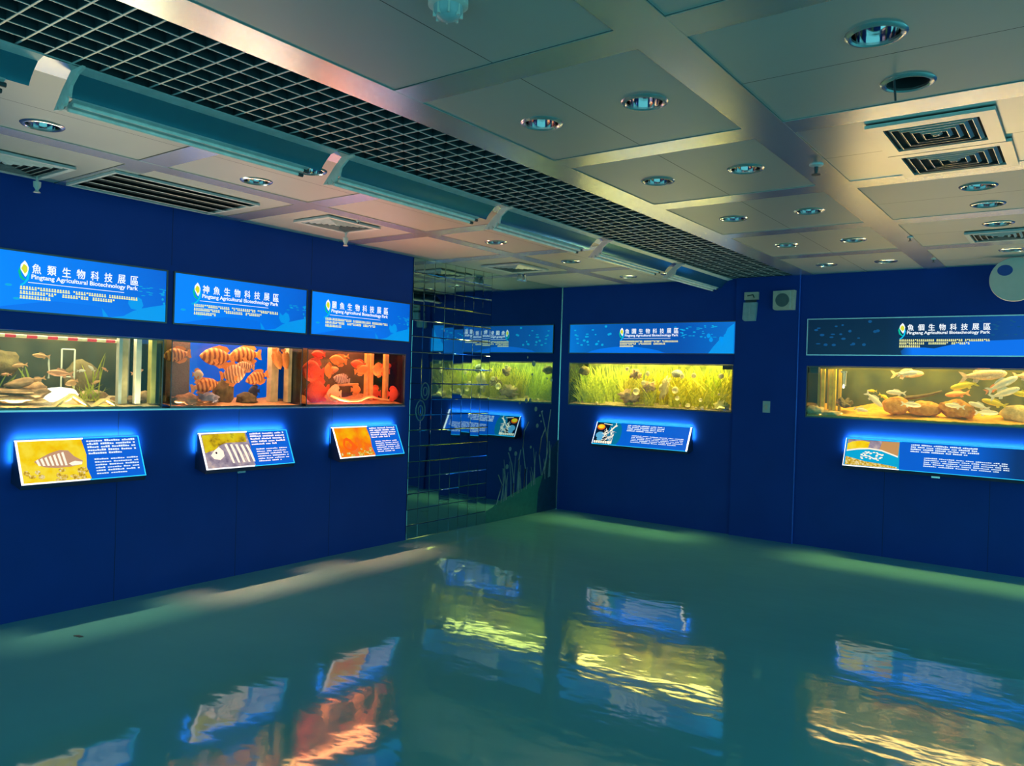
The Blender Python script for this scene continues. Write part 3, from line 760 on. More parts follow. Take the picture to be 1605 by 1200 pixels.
    def tline(u0, v, n, h, cw):
        u = u0
        k = 0
        while k < n and u < w - 0.04:
            run = rnd.randint(3, 8)
            for _ in range(min(run, n - k)):
                if u > w - 0.03: break
                hh = h * (0.7 + 0.5 * rnd.random())
                tl.poly([P(u, v, 0.003), P(u + cw * 0.86, v, 0.003), P(u + cw * 0.86, v + hh, 0.003), P(u, v + hh, 0.003)])
                u += cw; k += 1
            u += cw * 0.9; k += 1
    rows1, rows2 = (5, 6) if w < 1 else (4, 5)
    for i in range(rows1): tline(t1, 0.90 - 0.075 * i - (0.02 if w > 1 else 0), n1 - (6 if i == rows1 - 1 else 0), 0.042, 0.0148)
    for i in range(rows2): tline(t2, (0.46 if w < 1 else 0.46) - 0.068 * i, n2 - (5 if i == rows2 - 1 else 0), 0.030, 0.0155)
    tl.build('text_lines', K['text'], o)
    # glowing acrylic edges
    def bar(u0, v0, u1, v1, th, name, ma):
        mb = MB()
        q = [P(u0, v0, 0.0006), P(u1, v0, 0.0006), P(u1, v1, 0.0006), P(u0, v1, 0.0006)]
        mb.prism(q, tuple(nv * th)); mb.build(name, K[ma], o)
    sp = {'shell': pw, 'zebra': pw, 'discus': pw, 'plant': 0.33, 'carp': 0.5}[kind]
    ev = 0.030 if w < 1 else 0.022
    lw_ = 0.012 if w < 1 else 0.005
    wht = 'edgec' if kind in ('plant', 'carp') else 'edgew'
    bar(0, 0, lw_, 1, 0.005, 'left_edge', 'edgew')
    bar(w - (0.006 if kind != 'plant' else 0.018), 0, w, 1, 0.005, 'end_edge', 'edgec' if kind != 'plant' else 'edgew')
    bar(0, 0, sp, ev, 0.005, 'picture_lower_edge', wht if kind != 'carp' else 'edgew')
    bar(sp, 0, w, ev * 0.6, 0.005, 'lower_edge', 'edgec')
    bar(0, 1 - ev, sp, 1, 0.005, 'picture_upper_edge', wht)
    bar(sp, 1 - ev * 0.5, w, 1, 0.005, 'upper_edge', 'edgec')
    MB().box(0.004, w - 0.004, -0.032, -0.022, CW_H - 0.008, CW_H - 0.001).build('light_slot', K['slot'], o)
    lc = (0.15, 0.90, 1.0)
    for q in (area('slot_lamp', (w / 2, -0.024, CW_H + 0.004), (R(180 - 16), 0, 0), w - 0.02, 0.008, lc, 2.6 * w),
              area('side_lamp', (-0.004, -0.024, CW_H - 0.07), (R(90), 0, R(14)), 0.008, 0.13, lc, 0.22),
              area('side_lamp', (w + 0.004, -0.024, CW_H - 0.07), (R(90), 0, R(-14)), 0.008, 0.13, lc, 0.22)): q.parent = o
    if kind in ('zebra', 'carp'):
        q = w * 0.42 if kind == 'zebra' else 0.80
        MB().box(q - 0.035, q + 0.035, -0.105, -0.095, -0.050, -0.024).build('lock_tab', M['silver'], o)
def blob_uv(u, v, ru, rv, n=12):
    return [(u + ru * math.cos(2 * math.pi * k / n), v + rv * math.sin(2 * math.pi * k / n)) for k in range(n)]
console('lit slanted console with a yellow shell picture', (0, -6.155, 0.865), L90, 0.775, 'shell')
console('lit slanted console with a black-and-cream striped fish picture', (0, -4.925, 0.865), L90, 0.785, 'zebra')
console('lit slanted console with an orange fish picture, beside mirror tiles', (0, -3.66, 0.868), L90, 0.78, 'discus')
console('long blue console with white branching coral art below planted tank', (0.575, 0, 0.862), 0, 1.21, 'plant')
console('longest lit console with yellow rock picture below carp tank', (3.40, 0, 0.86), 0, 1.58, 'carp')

# ------------------------------------------------------------------ mirror wall
mi = MB().box(0.0, 0.006, -1.432, -0.014, 0.0, H - 0.002).build('seaweed_mirror', M['mirror'])
tag(mi, 'tall teal-tinted mirror with etched seaweed beside the corner', 'mirror')
def weed(pts, r): return MB().tube([(0.0085, y, z) for y, z in pts], r, 6)
hill = MB()
hp = [(-1.42, 0.135), (-1.30, 0.17), (-1.22, 0.22), (-1.05, 0.25), (-0.85, 0.30), (-0.70, 0.33), (-0.55, 0.40), (-0.40, 0.44), (-0.25, 0.46), (-0.12, 0.49)]
hill.prism([(0.0065, y, z) for y, z in [(-1.42, 0.004)] + hp + [(-0.12, 0.004)]], (0.0008, 0, 0))
hill.build('seabed_film', M['film'], mi)
MB().prism([(0.0066, y, z) for y, z in ((-0.44, 0.004), (-0.42, 0.25), (-0.30, 0.50), (-0.20, 0.66), (-0.12, 0.78), (-0.016, 0.86), (-0.016, 0.004))], (0.0014, 0, 0)).build('hill_film', M['filmblue'], mi)
rn = random.Random(5)
stems = [[(-0.94, 0.24), (-0.92, 0.40), (-0.97, 0.62), (-1.04, 0.76)], [(-0.72, 0.30), (-0.70, 0.55), (-0.76, 0.80), (-0.74, 1.0), (-0.66, 1.10)], [(-0.82, 0.28), (-0.84, 0.50), (-0.84, 0.66), (-0.80, 0.78)],
         [(-0.34, 0.45), (-0.24, 0.72), (-0.28, 0.95), (-0.40, 1.22)], [(-0.36, 0.45), (-0.42, 0.70), (-0.38, 0.90), (-0.30, 1.02)], [(-1.16, 0.20), (-1.12, 0.38), (-1.10, 0.50), (-1.12, 0.58)],
         [(-1.24, 0.19), (-1.18, 0.32), (-1.14, 0.40), (-1.22, 0.52)], [(-0.30, 0.46), (-0.26, 0.66), (-0.25, 1.0), (-0.20, 1.24)]]
for q in stems: weed(q, 0.0045).build('seaweed_stem', M['etch'], mi, True)
for k in range(20):
    y = -1.12 + 0.96 * rn.random(); z0 = 0.24 + 0.22 * (y + 1.12); hh = 0.16 + 0.28 * rn.random(); dy = rn.uniform(-0.06, 0.06)
    MB().tube([(0.0085, y, z0 - 0.03), (0.0085, y + dy * 0.3, z0 + hh * 0.5), (0.0085, y + dy, z0 + hh)], 0.0055, 6, 0.0015).build('seaweed_blade', M['etch'], mi, True)
for (y, z, r) in ((-1.01, 0.80, 0.024), (-0.90, 0.74, 0.026), (-1.06, 0.60, 0.028), (-0.60, 0.80, 0.018), (-0.59, 1.79, 0.036), (-0.62, 1.66, 0.016), (-0.52, 1.25, 0.028), (-0.48, 1.05, 0.026), (-0.43, 1.17, 0.014), (-0.38, 1.22, 0.012), (-0.72, 1.86, 0.014), (-0.30, 1.62, 0.014), (-0.20, 1.60, 0.02), (-0.40, 1.10, 0.012), (-0.64, 1.36, 0.022), (-0.72, 1.35, 0.028), (-0.85, 1.33, 0.02)):
    MB().lathe([(0.0005, 0.0022), (r, 0.0018), (r, 0.0)], c=(0.0062, y, z), n=18, mt=Matrix.Rotation(R(90), 4, 'Y')).build('etched_bubble', M['ring_etch'], mi)
# mirror tiles: 8 columns of bevelled squares
rn = random.Random(11)
tl = MB()
TS = 0.1545
for c in range(8):
    for r in range(18):
        y0 = -2.668 + c * TS; z0 = -0.015 + r * TS
        z1 = min(z0 + TS - 0.004, H - 0.003); z0 = max(z0, 0.002); y1 = y0 + TS - 0.004
        if z1 - z0 < 0.02: continue
        ky = rn.gauss(0, 0.004) + (0.02 if (c == 0 and 5 < r < 9) else 0); kz = rn.gauss(0, 0.005)
        cy_, cz_ = (y0 + y1) / 2, (z0 + z1) / 2
        f = lambda y, z, d: (d + ky * (y - cy_) + kz * (z - cz_), y, z)
        b = 0.004
        vs = [f(y0, z0, .0055), f(y1, z0, .0055), f(y1, z1, .0055), f(y0, z1, .0055), f(y0 + b, z0 + b, .0065), f(y1 - b, z0 + b, .0065), f(y1 - b, z1 - b, .0065), f(y0 + b, z1 - b, .0065)]
        tl.add(vs, [(4, 5, 6, 7), (0, 1, 5, 4), (1, 2, 6, 5), (2, 3, 7, 6), (3, 0, 4, 7)])
tp = thing('mirror_tile_panel', 'grid of small square mirror tiles covering the wall beside seaweed mirror', 'mirror', (0, 0, 0))
MB().box(0.0, 0.0018, -2.672, -1.436, 0.0, H - 0.001).build('backing', M['black'], tp)
tl.build('tiles', M['tile'], tp)
for (y, z, ry, rz_) in ((-2.46, 1.45, 0.055, 0.085), (-2.52, 1.26, 0.065, 0.10)):
    for q in (1.0, 0.5):
        pts = [(0.0085, y + ry * q * math.cos(a * math.pi / 12), z + rz_ * q * math.sin(a * math.pi / 12)) for a in range(25)]
        MB().tube(pts, 0.005, 6).build('etched_ring', M['ring_etch'], tp, True)

# ------------------------------------------------------------------ fittings on the back wall
o = thing('emergency_light', 'grey emergency lamp hanging from a bracket on blue pillar', 'emergency lamp', (2.40, -0.028, 2.29))
MB().box(-0.065, 0.085, -0.03, 0.0, 0.225, 0.305).build('bracket_box', M['plastic'], o)
MB().tube([(-0.03, -0.035, 0.265), (0.03, -0.04, 0.275), (0.045, -0.04, 0.245)], 0.006, 6).build('cord', M['dark'], o, True)
b = MB(); b.prism([(x, -0.045, z) for x, z in ((-0.075, 0.02), (-0.055, 0.0), (0.06, 0.0), (0.075, 0.195), (-0.065, 0.195))], (0, 0.045, 0)); b.build('lamp_body', M['greyp'], o)
MB().box(-0.005, 0.012, -0.05, -0.044, 0.02, 0.16).build('lens_rib', M['grey'], o)
MB().box(-0.055, 0.06, -0.02, 0.0, 0.19, 0.23).build('hinge', M['dark'], o)
o = thing('wall_speaker', 'square ivory wall speaker with a round grey grille', 'speaker', (2.76, -0.028, 2.395))
b = MB(); b.prism([(x, -0.075, z) for x, z in ((-0.105, 0.015), (-0.09, 0.0), (0.105, 0.0), (0.11, 0.20), (-0.105, 0.195))], (0, 0.075, 0)); b.build('case', M['plastic'], o)
MB().lathe([(0.0005, 0.004), (0.068, 0.002), (0.070, 0.0)], c=(-0.01, -0.0755, 0.10), mt=Matrix.Rotation(R(90), 4, 'X')).build('grille', M['mesh'], o)
MB().box(0.068, 0.078, -0.078, -0.0752, 0.01, 0.19).build('side_rib', M['lightgrey'], o)
o = thing('light_switch', 'small grey switch plate on the blue pillar', 'switch', (2.60, -0.028, 1.33))
MB().box(-0.038, 0.038, -0.008, 0.0, 0, 0.12).build('plate', M['grey'], o)
MB().box(-0.014, 0.014, -0.013, -0.008, 0.035, 0.085).build('rocker', M['plastic'], o)
o = thing('fish_eye_disc', 'big round grey disc with a blue pupil hung by ceiling', 'wall decoration', (4.785, -0.42, 2.565))
MB().lathe([(0.0005, 0.012), (0.182, 0.012), (0.186, 0.006), (0.186, -0.006), (0.182, -0.012), (0.0005, -0.012)], n=64, mt=Matrix.Rotation(R(90), 4, 'X')).build('plate', M['disc'], o, True)
b = MB(); b.prism([(-0.072 + 0.056 * math.cos(a * math.pi / 16), -0.0145, 0.078 + 0.046 * math.sin(a * math.pi / 16)) for a in range(32)], (0, 0.0024, 0)); b.build('pupil', M['pupil'], o)
MB().tube([(0.0, 0.012, 0.05), (0.0, 0.42, 0.05)], 0.012, 10).build('wall_arm', M['grey'], o, True)
tag(MB().prism([(0, 0, 0), (0.05, 0.01, 0), (0.06, 0.03, 0), (0.01, 0.025, 0)], (0, 0, 0.004)).build('dark_scrap', M['dark'], None, False, (0.53, -6.0, 0.0)), 'tiny dark scrap lying on the teal floor near left wall', 'litter')

# ------------------------------------------------------------------ aquariums
LOCAL = {'L': L90, 'B': 0.0}
def tank(label, wall, a0, a1, z0, z1, back, sand, sandh, seed, lampkey, side=None, grp='wall aquariums', dune=0.02):
    loc = (0, a0, z0) if wall == 'L' else (a0, 0, z0)
    o = thing('aquarium', label, 'aquarium', loc, LOCAL[wall], grp)
    w, h = a1 - a0, z1 - z0
    D = 0.46
    MB().box(0.004, w - 0.004, 0.006, 0.014, 0.002, h - 0.002).build('front_glass', M['glass'], o)
    s_ = MB().box(0, 0.008, 0.014, D, 0.002, h + 0.01).build('side_glass', M['glassg'], o)
    MB().box(w - 0.008, w, 0.014, D, 0.002, h + 0.01).build('side_glass', M['glassg'], o)
    MB().box(0, w, D, D + 0.012, 0.0, h + 0.16).build('back_panel', back, o)
    MB().box(0, w, 0.014, D, -0.012, 0.002).build('base', M['rim'], o)
    fr = MB(); fr.box(0, w, 0.0, 0.006, 0.0, 0.010); fr.box(0, w, 0.0, 0.006, h - 0.010, h); fr.box(0, 0.006, 0.0, 0.006, 0.01, h - 0.01); fr.box(w - 0.006, w, 0.0, 0.006, 0.01, h - 0.01)
    fr.build('rim', M['rim'], o)
    hd = MB().box(0.0, w, 0.045, D, h + 0.13, h + 0.15).build('lamp_hood', M['dark'], o)
    MB().tube([(0.04, 0.36, h + 0.115), (w - 0.04, 0.36, h + 0.115)], 0.012, 10).build('lamp_tube', glow('tank_tube_' + lampkey, TANK_LAMPS[lampkey][3], 4.0), hd, True)
    sm = MB(); nx = max(24, int(w / 0.03)); ny = 14
    vs = []
    for j in range(ny + 1):
        for i in range(nx + 1):
            x = 0.009 + (w - 0.018) * i / nx; y = 0.015 + (D - 0.02) * j / ny
            z = sandh * (0.30 + 1.05 * j / ny) + dune * (0.15 + 0.85 * j / ny) * noise.noise(Vector((x * 4.5 + seed, y * 7, seed))) + 0.006 * noise.noise(Vector((x * 30, y * 30, seed)))
            vs.append((x, y, max(z, 0.012)))
    k = nx + 1
    sm.add(vs, [(j * k + i, j * k + i + 1, (j + 1) * k + i + 1, (j + 1) * k + i) for j in range(ny) for i in range(nx)])
    b0 = len(vs)
    sm.add([(0.009, 0.015, 0.003), (w - 0.009, 0.015, 0.003)] , [])
    sm.f.append(tuple([b0, b0 + 1] + list(range(nx, -1, -1))))
    sm.build('sand_bed', sand, o, True)
    MB().box(0.0085, w - 0.0085, 0.0145, D - 0.0005, 0.004, h - 0.028).build('water', M['water'], o)
    return o
Bk = {}
Bk['olive'] = mat('back_olive', (0.012, 0.018, 0.012), 0.8, scale=5, col2=(0.075, 0.08, 0.05))
Bk['blue'] = glow('back_blue_lit', rgb(0, 92, 225), 0.85)
Bk['umber'] = mat('back_umber', (0.085, 0.06, 0.05), 0.8, scale=6, var=0.3)
Bk['green'] = mat('back_green', (0.22, 0.26, 0.08), 0.8, scale=9, var=0.5)
Bk['moss'] = mat('back_moss', (0.05, 0.065, 0.03), 0.8, scale=5, col2=(0.14, 0.16, 0.06))
tank('aquarium with flat shell rocks and small orange fish, at picture edge', 'L', -6.40, -5.19, 1.315, 1.806, Bk['olive'], M['sand'], 0.05, 1.0, 'shell')
tank('aquarium of banded orange fish against a bright blue back', 'L', -5.13, -3.965, 1.315, 1.806, Bk['blue'], M['sand_red'], 0.04, 2.0, 'discus')
tank('glowing red-orange aquarium full of red fish, beside the mirror', 'L', -3.915, -2.74, 1.315, 1.806, Bk['umber'], M['sand_dim'], 0.055, 3.0, 'red', dune=0.04)
tank('planted aquarium crowded with yellow-green grass', 'B', 0.13, 2.21, 1.306, 1.824, Bk['green'], M['gravel'], 0.05, 4.0, 'plant')
tank('long golden aquarium with pale carp and sandstone rocks', 'B', 2.99, 5.435, 1.306, 1.824, Bk['moss'], M['sand_gold'], 0.085, 5.0, 'carp', dune=0.07)
# metal sill under the left window
struct(MB().box(-0.004, 0.006, OY0, OY1, OZ0 - 0.012, OZ0).build('trim_4', M['silver']))

# ------------------------------------------------------------------ fish
FM = {
    'tan': mat('fish_tan', (0.80, 0.40, 0.16), 0.4, scale=40, var=0.3),
    'rose': mat('fish_rose', (0.88, 0.36, 0.18), 0.4, scale=40, var=0.3),
    'pale': mat('fish_pale', (0.80, 0.70, 0.55), 0.35, scale=30, var=0.12),
    'band': striped('fish_banded', (0.90, 0.38, 0.10), (0.36, 0.09, 0.03), 2.3, dist=1.2),
    'bandp': striped('fish_banded_pale', (0.85, 0.50, 0.26), (0.36, 0.15, 0.08), 2.6, dist=1.5),
    'grey': striped('fish_grey_banded', (0.62, 0.50, 0.46), (0.34, 0.22, 0.20), 2.4),
    'orange': mat('fish_orange', (0.95, 0.30, 0.06), 0.4, scale=25, var=0.2),
    'red': mat('fish_red', (0.95, 0.085, 0.03), 0.4, scale=25, var=0.25),
    'white': mat('fish_white', (0.92, 0.84, 0.66), 0.3, scale=22, var=0.08),
    'peach': mat('fish_peach', (0.90, 0.60, 0.34), 0.35, scale=22, var=0.2),
    'gold': mat('fish_gold', (0.95, 0.72, 0.05), 0.35, scale=22, var=0.15),
    'dark': mat('fish_shadow_dark', (0.05, 0.05, 0.09), 0.5),  # dark colour of the fish-shaped shadow in the blue tank
    'eye': mat('fish_eye_dark', (0.01, 0.01, 0.01), 0.15),
}
PROF = {   # (t, half height, half width) along the body, nose to tail root, per unit length
    'slim': [(0, .01, .01), (.06, .055, .045), (.16, .10, .07), (.32, .135, .085), (.5, .13, .08), (.68, .09, .055), (.82, .05, .03), (.88, .045, .02)],
    'disc': [(0, .02, .02), (.06, .11, .06), (.16, .24, .09), (.32, .36, .10), (.5, .38, .095), (.66, .32, .07), (.80, .17, .04), (.88, .09, .02)],
    'deep': [(0, .02, .02), (.06, .08, .06), (.16, .16, .09), (.32, .225, .11), (.5, .23, .105), (.68, .17, .07), (.82, .085, .035), (.88, .07, .02)],
    'carp': [(0, .025, .025), (.05, .07, .065), (.15, .105, .09), (.35, .135, .105), (.55, .125, .095), (.72, .085, .06), (.84, .05, .03), (.88, .045, .02)],
}
def fish_parts(kind):
    pr = PROF[kind]
    body = MB(); n = 12
    vs = []
    for tt, hh, ww in pr:
        for k in range(n):
            a = 2 * math.pi * k / n
            vs.append((0.5 - tt, ww * math.cos(a), hh * math.sin(a) + (0.01 if kind != 'disc' else 0)))
    body.add(vs, [(i * n + k, i * n + (k + 1) % n, (i + 1) * n + (k + 1) % n, (i + 1) * n + k) for i in range(len(pr) - 1) for k in range(n)] + [tuple(range(n)), tuple(range((len(pr) - 1) * n, len(pr) * n))])
    def fin(pts, th=0.012):
        mb = MB(); mb.prism([(x, -th / 2, z) for x, z in pts], (0, th, 0)); return mb
    hm = max(q[1] for q in pr)
    e = pr[-1][1]
    if kind == 'disc' or kind == 'deep':
        dorsal = [(0.30, hm * .66), (0.16, hm * 1.05), (-0.05, hm * 1.32), (-0.26, hm * 1.18), (-0.36, hm * .75), (-0.28, hm * .50), (-0.1, hm * .85), (0.15, hm * .85)]
        anal = [(0.10, -hm * .9), (-0.06, -hm * 1.30), (-0.26, -hm * 1.15), (-0.36, -hm * .72), (-0.28, -hm * .48), (-0.08, -hm * .88)]
        tail = [(-0.36, e * .8), (-0.44, e * 2.0), (-0.52, e * 2.1), (-0.50, 0), (-0.52, -e * 2.1), (-0.44, -e * 2.0), (-0.36, -e * .8)]
    else:
        dorsal = [(0.18, hm * .9), (0.10, hm * 1.65), (-0.12, hm * 1.45), (-0.24, hm * .95), (-0.22, hm * .6), (0, hm * .85)]
        anal = [(-0.10, -hm * .7), (-0.16, -hm * 1.35), (-0.26, -hm * 1.1), (-0.24, -hm * .4)]
        tail = [(-0.36, e * .8), (-0.46, e * 2.6), (-0.56, e * 3.2), (-0.47, 0), (-0.56, -e * 3.2), (-0.46, -e * 2.6), (-0.36, -e * .8)]
    pect = [(0.20, -hm * .25), (0.12, -hm * .75), (0.04, -hm * .62), (0.10, -hm * .22)]
    eye = MB()
    ex = 0.40; wv = 0.05 if kind != 'carp' else 0.066
    for sgn in (-1, 1):
        eye.lathe([(0.0005, 0.010), (0.014, 0.007), (0.020, 0.0)], c=(ex, sgn * wv, 0.02 if kind != 'disc' else 0.03), n=10, mt=Matrix.Rotation(R(-90 * sgn), 4, 'X'))
    pf = MB()
    for sgn in (-1, 1): pf.prism([(x, sgn * (0.085 + 0.35 * (0.2 - x)), z) for x, z in pect], (0, 0.006 * sgn, 0))
    return [('body', body, True), ('dorsal_fin', fin(dorsal), False), ('anal_fin', fin(anal), False), ('tail_fin', fin(tail), False), ('pectoral_fin', pf, False), ('eye', eye, False)]
_proto = {}
def fish(label, kind, L, loc, heading, pitch=0, ma='orange', fin=None, grp=None, name='fish'):
    """heading: degrees, 0 = nose towards +x of the picture wall (to the viewer's right)"""
    key = (kind, ma, fin)
    if key not in _proto:
        ps = []
        for nm, mb, sm in fish_parts(kind):
            oo = mb.build(nm, FM['eye'] if nm == 'eye' else FM[ma] if nm == 'body' or fin is None else FM[fin], None, sm)
            ps.append((nm, oo.data)); bpy.data.objects.remove(oo)
        _proto[key] = ps
    o = thing(name, label, 'fish', loc, 0, grp)
    wall = L90 if loc[0] < -0.01 else 0.0
    o.rotation_euler = (0, R(-pitch), wall + R(heading))
    o.scale = (L, L, L)
    for nm, me in _proto[key]:
        c = bpy.data.objects.new(nm, me); C.objects.link(c); c.parent = o
    return o
RT, LF = 0, 180
# tank with shell rocks
g1 = 'small fish of the shell-rock tank'
for a in (('tan fish swimming highest above the shell rocks', 'slim', .105, (-.15, -5.94, 1.655), LF, 4, 'tan'), ('tan fish above two green leaves at picture edge', 'slim', .09, (-.16, -6.06, 1.59), LF, -8, 'tan'),
          ('small dull fish just over the left leaf pair', 'slim', .06, (-.20, -6.12, 1.53), LF, 0, 'rose'), ('biggest orange fish beside the thin white air tube', 'slim', .16, (-.13, -5.83, 1.545), LF, 4, 'rose'),
          ('tan fish diving left of the air tube', 'slim', .10, (-.15, -5.96, 1.50), LF, -16, 'tan'), ('tan fish hovering right above the white lamp stone', 'deep', .085, (-.14, -5.75, 1.485), LF, -20, 'tan'),
          ('pale small fish between the two glass uprights', 'slim', .06, (-.16, -5.68, 1.565), RT, 0, 'pale'), ('rose fish tilted beside the bright filter post', 'slim', .09, (-.09, -5.33, 1.57), RT, 18, 'rose'),
          ('small rose fish right of the tall grass leaves', 'slim', .05, (-.17, -5.52, 1.58), LF, 30, 'rose'), ('pale small fish nosing the tall grass leaf', 'slim', .06, (-.17, -5.61, 1.585), LF, 40, 'pale'),
          ('small tan fish inside the grass tuft', 'slim', .06, (-.12, -5.60, 1.49), RT, 20, 'tan')):
    fish(*a, grp=g1)
# tank of banded fish
g2 = 'banded fish of the blue tank'
for a in (('big banded orange fish top centre of blue tank', 'deep', .30, (-.16, -4.66, 1.70), LF, 0, 'band', 'orange'), ('banded orange fish beside the biggest one, facing left', 'deep', .29, (-.20, -4.38, 1.725), LF, -4, 'band', 'orange'),
          ('dark banded fish right under the upper pair', 'deep', .17, (-.17, -4.40, 1.635), LF, 4, 'bandp', 'tan'), ('pale banded fish in the middle turning to the viewer', 'disc', .20, (-.14, -4.53, 1.57), -50, 10, 'bandp', 'orange'),
          ('banded fish diving right towards the tan pipes', 'deep', .22, (-.15, -4.30, 1.545), LF, -18, 'band', 'orange'), ('banded orange fish low above the orange rubble', 'deep', .23, (-.13, -4.78, 1.475), RT, 12, 'band', 'orange'),
          ('small pale fish facing the viewer beside brown slab', 'disc', .10, (-.13, -4.84, 1.56), -70, 0, 'pale', 'orange'), ('banded fish half hidden at brown slab top', 'deep', .22, (-.12, -5.02, 1.70), LF, -8, 'band', 'orange'),
          ('orange fish hanging nose down against tan pipe', 'deep', .18, (-.12, -4.13, 1.705), 0, -70, 'orange', None), ('second orange fish nose down between the tan pipes', 'deep', .17, (-.12, -4.055, 1.705), 0, -78, 'orange', None),
          ('fish-shaped dark shadow low in front of the blue back', 'disc', .11, (-.30, -4.22, 1.435), LF, 0, 'dark', None)):  # shadow of a fish, modelled as a dark fish
    fish(a[0], a[1], a[2], a[3], a[4], a[5], a[6], a[7], g2)
# red tank
g3 = 'red fish of the red tank'
for a in (('red fish in the upper corner of the red tank', 'deep', .15, (-.17, -3.66, 1.765), LF, 0, 'red'), ('orange fish swimming level near the top of red tank', 'deep', .20, (-.16, -3.44, 1.72), LF, 6, 'orange'),
          ('orange fish with raised tail behind the level one', 'slim', .15, (-.22, -3.34, 1.745), LF, -14, 'orange'), ('red-banded fish above another, near tank centre', 'deep', .18, (-.18, -3.18, 1.69), LF, 5, 'red'),
          ('bright orange fish just under the red-banded one', 'deep', .18, (-.12, -3.19, 1.64), RT, 12, 'orange'), ('round orange fish left of tank centre', 'disc', .15, (-.16, -3.55, 1.625), 200, 0, 'orange'),
          ('small dusky fish between round and banded fish', 'deep', .13, (-.25, -3.42, 1.63), RT, 10, 'rose'), ('grey striped fish in the middle of the red tank', 'deep', .20, (-.20, -3.36, 1.545), LF, 8, 'grey'),
          ('round red fish between the orange pipe pairs', 'disc', .14, (-.18, -2.84, 1.635), LF, 0, 'red'), ('orange round fish in front of first pipe pair', 'disc', .15, (-.10, -3.01, 1.645), LF, 0, 'orange'),
          ('large red fish filling the tank edge, upper of two', 'disc', .25, (-.12, -3.76, 1.615), LF, 6, 'red'), ('large red fish filling the tank edge, lower of two', 'disc', .28, (-.13, -3.70, 1.435), LF, -6, 'red'),
          ('peach fish low on the wavy sand', 'disc', .17, (-.10, -3.53, 1.42), LF, 0, 'peach'), ('orange fish low beside the pale wooden branch', 'disc', .12, (-.16, -3.22, 1.455), RT, 0, 'orange'),
          ('red fish by the side glass next to mirror', 'deep', .14, (-.20, -2.80, 1.69), RT, 0, 'red'), ('red fish on the sand behind the last pipes', 'disc', .17, (-.22, -2.93, 1.42), LF, 0, 'red'),
          ('red fish resting in the lower corner by mirror', 'disc', .16, (-.10, -2.79, 1.42), RT, 0, 'red')):
    fish(*a, grp=g3)
# carp tank
g4 = 'carp of the golden tank'
for a in (('white carp level above the round sandstone rock', 'carp', .17, (3.80, .13, 1.58), LF, 2, 'white'), ('white carp diving beside the round sandstone rock', 'carp', .20, (3.61, .12, 1.505), RT, -42, 'white'),
          ('small yellow carp behind the diving white one', 'carp', .11, (3.68, .22, 1.535), RT, -30, 'gold'), ('small gold carp left of the level white one', 'carp', .09, (3.57, .20, 1.59), LF, 0, 'gold'),
          ('plump white carp in front of the sandstone rocks', 'carp', .17, (3.95, .07, 1.47), RT, -6, 'white'), ('white carp resting on sand near brown cone cluster', 'carp', .13, (3.50, .09, 1.40), RT, -10, 'white'),
          ('yellow carp swimming mid-water with raised tail', 'carp', .22, (4.37, .16, 1.665), LF, -14, 'gold'), ('big pale carp at the water surface', 'carp', .36, (4.53, .15, 1.765), RT, 6, 'peach'),
          ('white carp climbing steeply under the big surface carp', 'carp', .26, (4.68, .14, 1.69), RT, 30, 'white'), ('white carp with spread fin below the climbing one', 'carp', .24, (4.70, .13, 1.61), RT, 22, 'white'),
          ('yellow carp over the golden dune', 'carp', .20, (4.615, .16, 1.515), LF, 14, 'gold'), ('white carp nosing the golden dune', 'carp', .17, (4.50, .10, 1.485), LF, 18, 'white'),
          ('white surface glare above the sandstone rock, shaped as a carp', 'carp', .17, (3.90, .12, 1.765), RT, 6, 'white'), ('pale orange lamp reflection at the surface, shaped as a carp', 'carp', .28, (3.88, .25, 1.765), RT, 2, 'peach'),  # glare and lamp reflection on the water, modelled as two carp
          ('white carp leaning on the leaf-shaped rock', 'carp', .16, (4.31, .08, 1.475), LF, 6, 'white'), ('gold carp at the far end of the golden tank', 'carp', .18, (4.84, .14, 1.60), LF, 10, 'gold'),
          ('pale carp half buried in the golden dune', 'carp', .18, (4.57, .07, 1.425), RT, 0, 'white'), ('dull gold carp behind branch in mid tank', 'carp', .20, (4.30, .30, 1.585), LF, -8, 'tan'),
          ('peach carp at the surface by picture edge', 'carp', .24, (4.88, .16, 1.765), RT, 0, 'peach'), ('thin rose carp trailing the climbing white one', 'carp', .18, (4.62, .22, 1.655), RT, 26, 'rose')):
    fish(*a, grp=g4)

